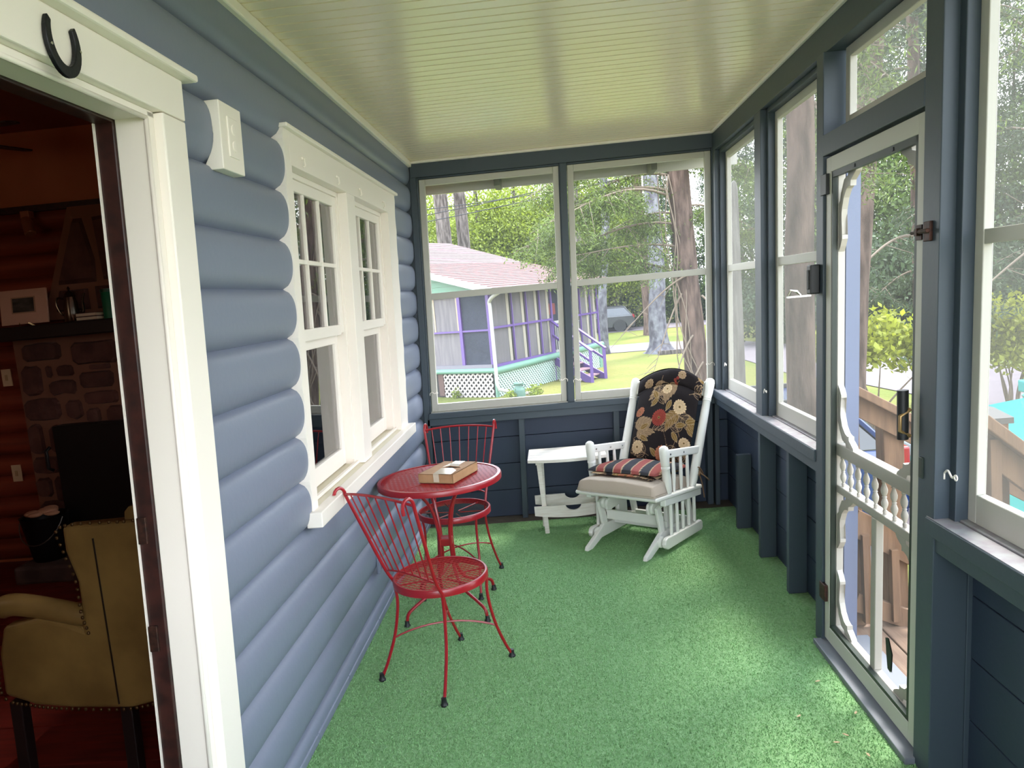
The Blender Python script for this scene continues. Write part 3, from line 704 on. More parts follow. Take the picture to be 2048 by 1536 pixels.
q.add([(-0.035, -0.002, z_), (-0.010, 0.034, z_), (0.055, 0.020, z_), (0.05, 0.028, z_+0.010), (-0.008, 0.045, z_+0.011)], [(0, 1, 4), (1, 2, 3, 4)])
q.build('torn_flap', mat('torn_paper', 'e6e0d8', rough=0.6), bx_)
q = MB(); q.add([(-0.012, -L_/2-0.0005, z_), (W_/2-0.01, -L_/2-0.0005, z_), (W_/2-0.02, -0.06, z_), (0.03, -0.012, z_), (-0.030, -0.02, z_)], [(0, 1, 2, 3, 4)])
q.add([(-0.012, -L_/2-0.0008, z_), (-0.012, -L_/2-0.0008, 0.006), (0.02, -L_/2-0.0008, 0.006), (0.02, -L_/2-0.0008, z_)], [(0, 1, 2, 3)])
q.add([(-0.02, 0.045, z_), (0.035, 0.045, z_), (0.03, L_/2, z_), (-0.03, L_/2, z_)], [(0, 1, 2, 3)])
q.build('tape', TAPE, bx_)
q = MB(); q.box(-W_/2+0.02, W_/2-0.02, -L_/2+0.02, L_/2-0.02, 0.004, 0.02); q.build('contents', BLACK, bx_)

# ================================================================ white side table
st = empty('side_table', 'small white slatted wooden side table beside the glider', 'side table', (0, 0, 0))
# corners
def top_y(x): return 4.80 + 0.0*x
x0, x1 = 0.785, 1.30
ang = math.radians(2)
STW = mat('white_table_paint', 'e9e4dc', rough=0.45, bump=(50, 0.1, 3, 0.003), col2='ddd4ca', nscale=10, stretch=(1, 12, 12))
for i in range(5):
    ya_ = 4.815 + i*0.070; yb_ = ya_ + 0.064
    ins = 0.0
    q = MB()
    N = 8; lo = []; hi = []
    for k in range(N+1):
        x = x0 + (x1-x0)*k/N; bow = 0.045*(1-(2*k/N-1)**2) if i == 0 else 0
        q_y = ya_ - bow; lo.append((x, q_y)); hi.append((x, yb_))
    vs = [(x, y, z) for z in (0.509, 0.529) for x, y in lo+hi]; M_ = N+1; fs = []
    for k in range(N):
        fs += [(k, M_+k, M_+k+1, k+1), (2*M_+k, 2*M_+k+1, 3*M_+k+1, 3*M_+k), (k, k+1, 2*M_+k+1, 2*M_+k), (M_+k, 3*M_+k, 3*M_+k+1, M_+k+1)]
    fs += [(0, 2*M_, 3*M_, M_), (N, M_+N, 3*M_+N, 2*M_+N)]
    q.add(vs, fs); q.build('slat', STW, st, bevel=0.002)
q = MB()
for xa in (x0+0.05, x1-0.075): MB().box(xa, xa+0.025, 4.83, 5.14, 0.489, 0.509).build('batten', STW, st)
for (xa, ya_, xb_, yb_) in ((0.855, 4.87, 0.873, 4.915), (1.235, 4.87, 1.218, 4.915), (0.868, 5.11, 0.855, 5.07), (1.222, 5.11, 1.235, 5.07)):
    MB().bar((xa, ya_, 0.495), (xb_, yb_, 0.0), 0.030, 0.018, up=(0, 1, 0)).build('leg', STW, st, bevel=0.002)
for y, z in ((4.885, 0.135), (5.095, 0.155)):
    poly = [(0.80, z), (0.82, z-0.012), (1.05, z-0.022), (1.27, z-0.012), (1.29, z), (1.29, z+0.06)]
    for k in range(9):
        a = PI*k/8; poly.append((1.06+0.052*math.cos(a), z+0.06-0.038*math.sin(a)))
    poly.append((0.80, z+0.06))
    # build concave outline as quads strip
    up_ = lambda x: z+0.06 - (0.038*math.sqrt(max(0, 1-((x-1.06)/0.052)**2)) if abs(x-1.06) < 0.052 else 0)
    dn_ = lambda x: z - 0.022*(1-((x-1.045)/0.245)**2)
    xs_ = sorted(set([0.80+0.49*k/16 for k in range(17)] + [1.06+0.052*math.cos(PI*k/10) for k in range(11)]))
    q = MB(); M_ = len(xs_); vs = [(x, yy_, f(x)) for yy_ in (y-0.009, y+0.009) for f in (up_, dn_) for x in xs_]; fs = []
    for k in range(M_-1):
        fs += [(k, k+1, M_+k+1, M_+k), (2*M_+k, 3*M_+k, 3*M_+k+1, 2*M_+k+1), (k, 2*M_+k, 2*M_+k+1, k+1), (M_+k, M_+k+1, 3*M_+k+1, 3*M_+k)]
    fs += [(0, M_, 3*M_, 2*M_), (M_-1, 3*M_-1, 4*M_-1, 2*M_-1)]
    q.add(vs, fs); q.build('magazine_rail', STW, st)

# ================================================================ glider rocker (local: x right, y forward)
gl = empty('glider_rocker', 'white wooden glider rocking chair with spindles in the far corner', 'chair', (1.49, 4.667, 0), math.atan2(-0.6, 0.8) + PI*0)
# local x axis a=(.8,-.6); local forward (-.6,-.8) = -y after this rotation
def G3(x, y, z): return (x, -y, z)
def TZ(y, z): return z-0.10*(0.30-min(y, 0.30))      # the seat unit tilts back
def GT(x, y, z): return G3(x, y, TZ(y, z))
def gbar(nm, a, b_, w, h, up=(0, 0, 1), bv=0.004, par=gl):
    return MB().bar(G3(*a), G3(*b_), w, h, up=G3(*up)).build(nm, GLIDER, par, bevel=bv)
def gprism(nm, poly, x0_, x1_, bv=0.004, par=gl):
    return MB().prism(poly, lambda a, b_, d: G3(d, a, b_), x0_, x1_).build(nm, GLIDER, par, bevel=bv)
for sx_ in (-1, 1):
    xc = sx_*0.205
    gprism('floor_runner', [(0.355, 0.0), (0.30, 0.0), (0.19, 0.040), (-0.13, 0.040), (-0.25, 0.0), (-0.36, 0.0), (-0.36, 0.022), (-0.20, 0.105), (0.15, 0.118), (0.345, 0.022)], xc-0.014, xc+0.014)
    gprism('base_upright', [(0.02, 0.10), (-0.08, 0.10), (-0.08, 0.33), (0.02, 0.33)], xc-0.033*sx_-0.012, xc-0.033*sx_+0.012)
    gprism('bearing_arm', [(-0.18, 0.245), (0.15, 0.215), (0.185, 0.225), (0.195, 0.255), (0.18, 0.288), (0.15, 0.295), (-0.18, 0.325)], xc-0.058*sx_-0.010, xc-0.058*sx_+0.010, 0.006)
    # swing links
    for yy_, dy in ((0.165, 0.055), (-0.20, 0.03)):
        gbar('swing_link', (xc+0.000*sx_, yy_, 0.275), (xc+0.000*sx_, yy_+dy*0.2-0.05, 0.075), 0.020, 0.052, up=(0, 1, 0))
    # lower side bar with rounded front, carried by the seat through spindles
    xo = sx_*0.262
    gprism('lower_side_rail', [(-0.25, 0.022), (0.19, 0.030), (0.215, 0.045), (0.222, 0.068), (0.212, 0.092), (0.19, 0.102), (-0.25, 0.085), (-0.265, 0.072), (-0.265, 0.036)], xo-0.014, xo+0.014, 0.006)
    MB().lathe([(0.030, 0), (0.034, 0.006), (0.034, 0.018), (0.030, 0.024)], G3(xo-0.050*sx_, 0.185, 0.068), 18, (sx_, 0, 0)).build('pivot_disc', GLIDER, gl, smooth=True)
    MB().lathe([(0.030, 0), (0.034, 0.006), (0.034, 0.018), (0.030, 0.024)], G3(xc-0.045*sx_, 0.165, 0.262), 18, (sx_, 0, 0)).build('pivot_disc', GLIDER, gl, smooth=True)
    for k in range(5):
        yy_ = 0.12-0.075*k
        MB().tube([G3(xo, yy_, 0.095), GT(xo, yy_-0.012, 0.318)], [0.011, 0.011], 10).build('lower_spindle', GLIDER, gl, smooth=True)
    gbar('seat_rail', (xo, 0.20, TZ(0.20, 0.325)), (xo, -0.26, TZ(-0.26, 0.325)), 0.036, 0.040)
    # arm
    MB().lathe([(0.020, 0), (0.025, 0.02), (0.027, 0.10), (0.024, 0.15), (0.027, 0.154), (0.0245, 0.158), (0.027, 0.162), (0.0245, 0.166), (0.026, 0.17), (0.029, 0.23), (0.029, 0.265), (0.026, 0.280), (0.014, 0.290), (0.004, 0.293)],
               GT(sx_*0.262, 0.130, 0.372), 16, G3(0, 0.06, 1)).build('arm_post', GLIDER, gl, smooth=True)
    gbar('arm_rail', (sx_*0.262, 0.140, 0.594), (sx_*0.270, -0.275, 0.536), 0.024, 0.048, bv=0.006)
    for yy_ in (0.055, -0.035, -0.12):
        MB().tube([GT(sx_*0.262, yy_, 0.372), GT(sx_*0.263, yy_-0.006, 0.47), G3(sx_*0.264, yy_-0.014, 0.575+0.136*(yy_-0.15))], [0.0085, 0.0125, 0.0085], 10).build('arm_spindle', GLIDER, gl, smooth=True)
    for yy_ in (0.095, -0.07, -0.215):
        for s2 in (-1, 1): MB().lathe([(0.007, 0), (0.007, 0.003), (0.004, 0.005)], G3(sx_*0.263+0.012*s2, yy_, 0.594+0.136*(yy_-0.15)), 10, (s2, 0, 0)).build('screw_cap', CHROME, gl)
    # back post
    a = Vector(G3(sx_*0.262, -0.175, 0.318)); b_ = Vector(G3(sx_*0.275, -0.500, 0.955)); ax = (b_-a); Ln = ax.length
    MB().lathe([(0.020, 0), (0.027, 0.05), (0.029, 0.18), (0.026, 0.45*Ln/0.65), (0.024, Ln-0.155), (0.028, Ln-0.150), (0.025, Ln-0.144), (0.028, Ln-0.138), (0.025, Ln-0.132), (0.029, Ln-0.10), (0.031, Ln-0.03), (0.026, Ln-0.008), (0.012, Ln)], a, 16, ax).build('back_post', GLIDER, gl, smooth=True)
gprism('seat_deck', [(0.305, 0.345), (0.315, 0.358), (0.305, 0.371), (-0.27, TZ(-0.27, 0.371)), (-0.27, TZ(-0.27, 0.345))], -0.285, 0.285, 0.008)
gbar('cross_bar', (-0.20, 0.10, 0.168), (0.20, 0.10, 0.168), 0.020, 0.062); gbar('cross_bar', (-0.19, 0.03, 0.120), (0.19, 0.03, 0.120), 0.020, 0.05)
gbar('cross_bar', (-0.20, -0.20, 0.27), (0.20, -0.20, 0.27), 0.020, 0.05); gbar('cross_bar', (-0.20, -0.24, 0.08), (0.20, -0.24, 0.08), 0.020, 0.05)
# crest rail and back slats
N = 16; q = MB(); lo = []; hi = []
def bp(x, t, off=0.0):  # point on the back plane: t 0..1 along the posts
    return G3(x, -0.175-0.325*t+off*0.90, 0.318+0.637*t+off*0.44)
for k in range(N+1):
    x = -0.262+0.524*k/N; c_ = 1-(2*k/N-1)**2
    lo.append(bp(x, 0.83+0.03*c_)); hi.append(bp(x, 0.945+0.115*c_))
for off in (-0.011, 0.011):
    pass
vs = [bp(-0.262+0.524*k/N, (0.83+0.03*(1-(2*k/N-1)**2)) if w == 0 else (0.945+0.115*(1-(2*k/N-1)**2)**1.0), off) for off in (-0.012, 0.012) for w in (0, 1) for k in range(N+1)]
M_ = N+1; fs = []
for k in range(N): fs += [(k, k+1, M_+k+1, M_+k), (2*M_+k, 3*M_+k, 3*M_+k+1, 2*M_+k+1), (k, 2*M_+k, 2*M_+k+1, k+1), (M_+k, M_+k+1, 3*M_+k+1, 3*M_+k)]
fs += [(0, M_, 3*M_, 2*M_), (M_-1, 3*M_-1, 4*M_-1, 2*M_-1)]
q.add(vs, fs); q.build('crest_rail', GLIDER, gl, bevel=0.004)
for x in (-0.17, -0.085, 0.0, 0.085, 0.17):
    MB().tube([bp(x, 0.02), bp(x, 0.88)], 0.010, 8).build('back_spindle', GLIDER, gl, smooth=True)

# ---- cushions (printed cloth via point colours computed in 3D pattern space)
BK, TAN, GOLD, REDF, RUSTF, CRM = [np.array(lin(c)) for c in ('241f20', 'a2876a', '927443', '8e3e34', 'a0664e', 'cdb28e')]
def floral(u, v):
    """u,v in metres on the cloth"""
    n = len(u); c = np.tile(BK, (n, 1)); rs = np.random.RandomState(11)
    def leafp(cu, cv, ang, L_, w, fill, edge=CRM):
        ca, sa = math.cos(ang), math.sin(ang); x = (u-cu)*ca+(v-cv)*sa; y = -(u-cu)*sa+(v-cv)*ca
        t = np.clip(x/L_, 0, 1); hw = w*np.sin(PI*t**0.8); ins = (x > 0) & (x < L_) & (np.abs(y) < hw)
        rim_ = ins & ((np.abs(y) > hw-0.0028) | (np.abs(y) < 0.0010)); c[ins] = fill; c[rim_] = edge*0.75
    def stem(p0, p1, bend):
        for t in np.linspace(0, 1, 40):
            cu = p0[0]+(p1[0]-p0[0])*t+bend*math.sin(PI*t); cv = p0[1]+(p1[1]-p0[1])*t
            c[(u-cu)**2+(v-cv)**2 < 0.0019**2] = TAN*0.8
    def flower(cu, cv, R_, col, n1=13):
        r = np.hypot(u-cu, v-cv); a = np.arctan2(v-cv, u-cu)
        lobes = R_*(0.86+0.14*np.abs(np.cos(a*n1/2))); ins = r < lobes; c[ins] = col
        line = ins & (np.abs(np.cos(a*n1/2)) < 0.16); c[line] = col*0.62
        l2 = ins & (r > R_*0.5) & (r < R_*0.56); c[l2] = col*0.75
        ed = ins & (r > lobes-0.0022); c[ed] = np.minimum(col*1.5, 1); k_ = r < R_*0.17; c[k_] = GOLD; c[r < R_*0.09] = BK*2
    for k in range(24):   # sprays of leaves
        cu, cv = rs.uniform(-0.25, 0.25), rs.uniform(-0.05, 0.75); base = rs.uniform(0, 2*PI)
        e = (cu+0.13*math.cos(base), cv+0.13*math.sin(base)); stem((cu, cv), e, 0)
        for j in range(4):
            t = 0.25+0.22*j
            for sg in (-1, 1):
                leafp(cu+(e[0]-cu)*t, cv+(e[1]-cv)*t, base+sg*0.75, 0.078, 0.0155, [GOLD*0.7, BK, TAN*0.7, BK*1.4][k % 4], TAN*1.5)
    stem((0.0, 0.30), (0.07, 0.05), 0.03)
    for cu, cv, ang in ((-0.10, 0.42, 0.9), (-0.06, 0.47, 2.2), (0.05, 0.46, -1.9), (0.12, 0.29, 0.4), (0.10, 0.25, -0.9), (-0.17, 0.27, 0.3), (-0.16, 0.22, -0.5), (0.0, 0.08, 2.4), (0.19, 0.33, 0.7)):
        leafp(cu, cv, ang, 0.085, 0.019, GOLD*0.75)
    flower(-0.02, 0.335, 0.058, REDF, 22); flower(0.125, 0.425, 0.052, CRM, 16); flower(-0.17, 0.14, 0.05, CRM*0.9, 14); flower(0.04, 0.10, 0.055, RUSTF*1.2, 15)
    flower(-0.19, 0.40, 0.036, RUSTF, 12); flower(0.0, 0.535, 0.036, CRM, 9); flower(0.09, 0.645, 0.03, TAN, 9); flower(-0.15, 0.60, 0.032, TAN, 10); flower(0.20, 0.19, 0.04, CRM*0.9, 13)
    for p in ((0.045, 0.60), (0.062, 0.615), (0.052, 0.58)): flower(p[0], p[1], 0.011, REDF, 6)
    return c
def stripes(u, v):
    n = len(u); c = np.tile(np.array(lin('3a3a3f')), (n, 1)); p = (u+0.4) % 0.118
    c[p < 0.050] = lin('93504b'); c[((p > 0.050) & (p < 0.054)) | (p > 0.114)] = CRM; c[(p > 0.056) & (p < 0.058)] = CRM*0.8
    return c
def cloth_mat(name, b=(90, 0.2, 3, 0.004)): return mat(name, 'ffffff', rough=0.9, spec=0.15, attr='print', bump=b)
CLF = cloth_mat('printed_floral_cloth'); CLS = cloth_mat('printed_striped_cloth')
def grid_obj(nm, fn, nu, nv, m_, parent, colf=None, cuv=None):
    """closed pillow: fn(s,t,side)->xyz ; s,t in 0..1"""
    vs = []; uvs = []
    for side in (0, 1):
        for i in range(nu+1):
            for j in range(nv+1):
                s_, t_ = i/nu, j/nv; vs.append(fn(s_, t_, side)); uvs.append(cuv(s_, t_) if cuv else (s_, t_))
    M_ = (nu+1)*(nv+1); fs = []
    for side in (0, 1):
        for i in range(nu):
            for j in range(nv):
                a = side*M_+i*(nv+1)+j; f_ = (a, a+1, a+nv+2, a+nv+1); fs.append(f_ if side else f_[::-1])
    me = bpy.data.meshes.new(nm); me.from_pydata([tuple(map(float, v)) for v in vs], [], fs); me.materials.append(m_)
    if colf:
        uv = np.array(uvs); c = colf(uv[:, 0], uv[:, 1]); at = me.color_attributes.new('print', 'FLOAT_COLOR', 'POINT')
        at.data.foreach_set('color', np.concatenate([np.clip(c, 0, 1), np.ones((len(c), 1))], 1).astype(np.float32).reshape(-1))
    b_ = bmesh.new(); b_.from_mesh(me); bmesh.ops.remove_doubles(b_, verts=b_.verts, dist=2e-4); bmesh.ops.recalc_face_normals(b_, faces=b_.faces); b_.to_mesh(me); b_.free()
    me.polygons.foreach_set('use_smooth', [True]*len(me.polygons)); o = bpy.data.objects.new(nm, me); COL.objects.link(o)
    if parent is not None: o.parent = parent
    return o
def thick(s_, t_, p=0.35): return (max(0, 4*s_*(1-s_))**p)*(max(0, 4*t_*(1-t_))**p)
from mathutils import noise as mnoise
rotg = Matrix.Rotation(math.atan2(-0.6, 0.8), 4, 'Z'); og = Vector((1.49, 4.667, 0))
def thing_at_glider(name, label, cat): return empty(name, label, cat, og, math.atan2(-0.6, 0.8))
# beige seat cushion
ck = thing_at_glider('seat_cushion', 'plump beige ribbed seat cushion on the glider seat, under the striped pad', 'cushion')
RIB = mat('beige_ribbed_cloth', 'b9ab9c', rough=0.95, spec=0.1, bump=(400, 0.5, 2, 0.004), coord='Object')
def f_beige(s_, t_, side):
    x = -0.262+0.54*s_; y = 0.322-0.49*t_; th = thick(s_, t_, 0.12)
    e = 0.006*mnoise.noise(Vector((x*9, y*9, 1.0)))
    if t_ > 0.3: x = x*(1-0.10*min(1, (t_-0.3)*5))
    return GT(x, y, 0.374+(0.092*th+e*th if side else 0.012*(1-th)))
o = grid_obj('pad', f_beige, 40, 34, RIB, ck)
pts = [f_beige(s_, 0.0, 0) for s_ in [i/24 for i in range(25)]]
# folded floral flap under the striped pad
fl = thing_at_glider('floral_pad', 'dark floral folded cloth pad squeezed under the striped seat pad', 'cushion')
def f_fold(s_, t_, side):
    x = -0.215+0.43*s_; y = 0.238-0.36*t_; th = thick(s_, t_, 0.3); e = 0.007*mnoise.noise(Vector((x*12, y*10, 5)))
    return GT(x, y, 0.472+e*th+(0.018*th if side else 0)+0.0-0.015*(max(0, s_-0.8)*5)*(1-t_))
grid_obj('pad', f_fold, 60, 40, CLF, fl, floral, lambda s_, t_: (-0.215+0.43*s_, 0.1+0.3*t_))
sp_ = thing_at_glider('striped_cushion', 'thin seat pad striped red, charcoal and cream on the glider', 'cushion')
def f_str(s_, t_, side):
    x = -0.243+0.480*s_; y = 0.222-0.41*t_; th = thick(s_, t_, 0.33); e = 0.008*mnoise.noise(Vector((x*7, y*8, 9)))
    return GT(x, y, 0.4925+e*th+(0.046*th if side else -0.002)-0.006*(1-t_))
grid_obj('pad', f_str, 110, 60, CLS, sp_, stripes, lambda s_, t_: (-0.228+0.456*s_+0.10*t_, t_))
q = MB()
for k in range(3):
    q.tube(spl([GT(0.250, -0.205, 0.47), GT(0.292, -0.225, 0.462+0.012*k), GT(0.300, -0.20-0.03*k, 0.440), GT(0.292, -0.23, 0.455)], 5), 0.004, 6)
q.tube(spl([GT(0.295, -0.22, 0.455), GT(0.325, -0.235, 0.43), GT(0.345, -0.25, 0.405)], 5), 0.004, 6)
q.tube(spl([GT(0.293, -0.22, 0.455), GT(0.300, -0.24, 0.38), GT(0.305, -0.25, 0.29)], 5), 0.004, 6)
q.build('tie', mat('brown_tie_cloth', '6e5540', rough=0.9), sp_, smooth=True)
# back cushion draped over the crest rail
bc = thing_at_glider('floral_back_cushion', 'black floral back cushion draped over the crest of the glider back', 'cushion')
def f_back(s_, t_, side):
    # t: 0 bottom .. 1 top
    w = 0.212 + 0.010*t_ + (0.014 if t_ > 0.8 else 0)
    x = -w + 2*w*s_ + 0.010
    th = thick(s_, min(1, max(0, (t_/0.83))) if t_ < 0.83 else 0.5, 0.35) if t_ < 0.83 else (max(0, 4*s_*(1-s_))**0.35)*(max(0, 4*((t_-0.83)/0.17)*(1-(t_-0.83)/0.17))**0.4)
    c_ = 1-(2*s_-1)**2
    tt = 0.20 + (0.755+0.125*c_)*t_
    e = 0.007*mnoise.noise(Vector((x*9, t_*6, 3)))
    off = 0.016 + 0.012 + ((0.046 if t_ < 0.83 else 0.030)*th + e if side else 0.0)
    return bp(x, tt, off)
grid_obj('pad', f_back, 170, 230, CLF, bc, floral, lambda s_, t_: (-0.24+0.48*s_, 0.06+0.62*t_))
def f_flap(s_, t_, side):   # the pocket hanging behind the crest
    x = -0.238+0.476*s_; c_ = 1-(2*s_-1)**2; tt = 0.80+ (0.155+0.135*c_)*t_
    return bp(x, tt, -0.022-(0.012*thick(s_, t_, 0.4) if side else 0))
grid_obj('pocket', f_flap, 60, 24, CLF, bc, floral, lambda s_, t_: (-0.238+0.476*s_, 0.5+0.2*t_))
q = MB()
N = 20
A_ = [bp(-0.236+0.472*k/N, 0.20+(0.755+0.125*(1-(2*k/N-1)**2))+0.010, 0.030) for k in range(N+1)]
B_ = [bp(-0.236+0.472*k/N, 0.20+(0.755+0.125*(1-(2*k/N-1)**2))+0.010, -0.026) for k in range(N+1)]
q.strip(A_, B_); q.build('top_fold', mat('dark_cloth', '2c2423', rough=0.9), bc, smooth='all')

# litter on the turf
LT = mat('dry_leaf', 'b49c7c', rough=0.8, island=0.2)
for i, (x, y, lab) in enumerate([(1.935, 2.828, 'tiny dry leaf on the turf just inside the screen door'), (1.991, 2.60, 'dry leaf at turf edge beside the door threshold'), (1.936, 2.357, 'largest dry leaf on the turf near the threshold end'), (1.908, 2.472, 'dry leaf left of the largest leaf on the turf'),
                                 (1.863, 2.433, 'pale dry leaf farther from the threshold on the turf'), (1.791, 2.60, 'dry leaf lying alone farthest into the turf')]):
    q = MB(); a = 0.7*i+0.3; ca, sa = math.cos(a), math.sin(a); pts = [(-0.011, 0), (-0.004, 0.004), (0.005, 0.0035), (0.013, 0), (0.004, -0.004), (-0.005, -0.003)]
    q.add([(px*ca-py*sa, px*sa+py*ca, 0.0105+0.002*abs(py)*200*0.5) for px, py in pts], [(0, 1, 2, 3, 4, 5)])
    q.add([(px*ca-py*sa, px*sa+py*ca, 0.0098) for px, py in pts], [(5, 4, 3, 2, 1, 0)])
    o = q.build('dry_leaf', LT, loc=None); o.location = (x, y, 0); tag(o, lab, 'leaf', 'dry leaves on the turf')
# ================================================================ the room seen through the doorway
ORL = mat('orange_log', '8c4028', rough=0.5, col2='6e2f1e', nscale=3, stretch=(0.3, 1, 6))
ORC = mat('orange_board', 'b8704a', rough=0.6, col2='a9623e', nscale=2)
INF = mat('red_floor_boards', '74251b', rough=0.45, col2='5a1b14', nscale=4, stretch=(1, 8, 1))
FI = tag(MB().box(-5.0, -0.125, -1.0, 5.3, -0.06, -0.002).build('floor_inner', INF), 'dark red painted wooden floor of the room', 'floor', kind='structure')
for i in range(16):
    x = -3.4+i*0.2; MB().box(-5.0, -0.13, 0.6+i*0.28, 0.6+i*0.28+0.272, -0.002, 0.004).build('floorboard', INF, FI)
WI = tag(MB().box(-5.0, -0.125, 5.14, 5.3, 0, 3.1).build('wall_inner', ORC), 'far wall of the room with orange logs below a plain board band', 'wall', kind='structure')
for i in range(16):
    z0 = 0.02+i*0.155; prof = [(5.14, z0)]
    for k in range(9): prof.append((5.14-0.055*math.sin(PI*k/8)**0.6, z0+0.155*k/8))
    MB().prism(prof, lambda a, b_, d: (d, a, b_), -5.0, -0.13).build('log', ORL, WI, smooth=True)
q = MB(); q.box(-5.0, -0.13, 5.10, 5.14, 2.50, 3.05); q.build('upper_board', ORC, WI)
MB().box(-5.0, -0.13, 5.06, 5.14, 2.462, 2.505).build('beam', DSTAIN, WI)
q = MB(); q.box(-5.05, -5.0, -1.0, 5.3, 0, 3.1); q.box(-5.0, -0.1, -1.05, -1.0, 0, 3.1)
q.box(-0.20, -0.165, -1.0, 0.9, 0, 3.1); q.box(-0.165, -0.13, 1.99, 2.74, 0, 3.1); q.box(-0.20, -0.165, 4.70, 5.3, 0, 3.1); q.box(-0.165, -0.13, 0.9, 1.99, 2.17, 3.1)
q.box(-0.20, -0.165, 2.74, 4.70, 0, 0.80); q.box(-0.20, -0.165, 2.74, 4.70, 2.285, 3.1)
q.build('side_lining', ORC, WI, lean=True)
CI = tag(MB().box(-5.1, -0.165, -1.1, 5.4, 3.0, 3.1).build('ceiling_inner', mat('inner_ceiling_board', '8e4c38', rough=0.7)), 'dull reddish brown ceiling of the room', 'ceiling', kind='structure')
# tan shingled panel put behind the panes for the shingles showing in the glass
SHM = mat('tan_shingle', 'b49a76', rough=0.85, col2='9c815e', nscale=6, island=0)
sh = tag(MB().box(-0.80, -0.22, 4.98, 5.0, 0.0, 1.62).build('panel_shingled', SHM), 'tan shingled panel set behind the lower panes of the house windows', 'wall', kind='structure')
def shp(x_, w, z):
    q = MB(); q.add([(x_, 4.979, z), (x_+w, 4.979, z), (x_+w, 4.962, z-0.095), (x_, 4.962, z-0.095), (x_, 4.979, z-0.095), (x_+w, 4.979, z-0.095)], [(0, 1, 2, 3), (3, 2, 5, 4), (0, 3, 4), (1, 5, 2)])
    q.build('shingle', SHM, sh, fix=False)
random.seed(3)
for r_ in range(17):
    x = -0.80 - (0.04 if r_ % 2 else 0.0)
    while x < -0.23:
        w = random.uniform(0.06, 0.10); a = max(x, -0.80); b_ = min(x+w-0.004, -0.22)
        if b_-a > 0.02: shp(a, b_-a, 1.62-0.09*r_+random.uniform(-0.006, 0.006))
        x += w
room_fill_d = bpy.data.lights.new('room_fill_light', 'POINT'); room_fill_d.energy = 4.5; room_fill_d.color = (1.0, 0.72, 0.5); room_fill_d.shadow_soft_size = 0.25  # added warm fill that brightens the room; no such lamp is seen
room_fill = bpy.data.objects.new('room_fill_light', room_fill_d); COL.objects.link(room_fill); room_fill.location = (-2.9, 1.2, 2.3)
# stone fireplace
MORT = mat('brown_mortar', '7c5440', rough=0.9); STM = mat('dark_field_stone', '4a2b24', rough=0.85, col2='5c3a30', nscale=9, vary=0.22, bump=(12, 0.6, 4, 0.03))
fp = empty('fireplace', 'dark stone chimney and fireplace on the far wall of the room', 'fireplace', (-1.5, 5.06, 0))
def rel(q, nm, m_, **k): return q.build(nm, m_, fp, loc=(-1.5, 5.06, 0), **k) if False else q.build(nm, m_, fp, **k)
def fpb(x0_, x1_, y0_, y1_, z0_, z1_): return MB().box(x0_+1.5, x1_+1.5, y0_-5.06, y1_-5.06, z0_, z1_)
rel(fpb(-2.70, -1.0, 5.02, 5.14, 0, 1.60), 'masonry', MORT)
tp = [(-2.44+1.5, 1.72), (-1.0+1.5, 1.72), (-1.3+1.5, 2.46), (-2.16+1.5, 2.46)]
rel(MB().prism(tp, lambda a, b_, d: (a, d, b_), -0.05, 0.08), 'flue', MORT)
def stone(poly, d=0.03, y0=-0.04):
    cx = sum(p[0] for p in poly)/len(poly); cz = sum(p[1] for p in poly)/len(poly)
    ins = [((p[0]-cx)*0.86+cx, (p[1]-cz)*0.86+cz) for p in poly]; n = len(poly)
    vs = [(x+1.5, y0, z) for x, z in poly] + [(x+1.5, y0-d, z) for x, z in ins]
    fs = [(i, (i+1) % n, n+(i+1) % n, n+i) for i in range(n)] + [tuple(range(n, 2*n))]
    rel(MB().add(vs, fs), 'stone', STM)
S_ = [[-2.644,1.568,-2.366,1.446],[-2.294,1.555,-1.959,1.397],[-2.665,1.42,-2.533,1.214],[-2.482,1.407,-2.451,1.334],[-2.41,1.401,-2.295,1.328],[-2.176,1.395,-2.028,1.36],[-2.262,1.345,-2.021,1.235],[-2.485,1.302,-2.297,1.205],[-2.692,1.185,-2.429,1.04],[-2.251,1.205,-2.006,1.12],[-2.385,1.159,-2.271,1.029],[-2.241,1.095,-2.15,0.991],[-2.098,1.10,-1.978,0.977],[-2.686,1.01,-2.584,0.8],[-2.533,0.993,-2.442,0.80],[-2.69,0.773,-2.5,0.66],[-2.69,0.63,-2.581,0.491],[-2.55,0.63,-2.48,0.45],[-2.69,0.46,-2.5,0.30],[-2.69,0.27,-2.48,0.12]]
rs = random.Random(5)
for (xa, zt, xb_, zb_) in S_:
    j = lambda s=0.014: rs.uniform(-s, s); w = xb_-xa; h = zt-zb_; k = min(w, h)*0.2
    stone([(xa+k+j(0.005), zb_+j(0.005)), ((xa+xb_)/2, zb_+j(0.008)), (xb_-k, zb_+j(0.005)), (xb_, zb_+k), (xb_+j(0.006), zt-k), (xb_-k, zt), ((xa+xb_)/2, zt+j(0.008)), (xa+k, zt+j(0.005)), (xa, zt-k), (xa+j(0.006), zb_+k)])
for (xa, zt, xb_, zb_) in [[-1.9, 1.55, -1.5, 1.40], [-1.45, 1.56, -1.0, 1.42], [-1.95, 1.36, -1.6, 1.2], [-1.55, 1.38, -1.1, 1.2], [-1.93, 1.16, -1.5, 1.04], [-1.45, 1.16, -1.05, 1.04]]:
    k = 0.03; stone([(xa+k, zb_), (xb_-k, zb_), (xb_, zb_+k), (xb_, zt-k), (xb_-k, zt), (xa+k, zt), (xa, zt-k), (xa, zb_+k)])
stone([(-2.30, 1.95), (-2.03, 1.95), (-2.02, 2.10), (-2.07, 2.38), (-2.13, 2.38)], y0=-0.05); stone([(-1.98, 1.96), (-1.7, 1.96), (-1.75, 2.4), (-2.0, 2.38)], y0=-0.05)
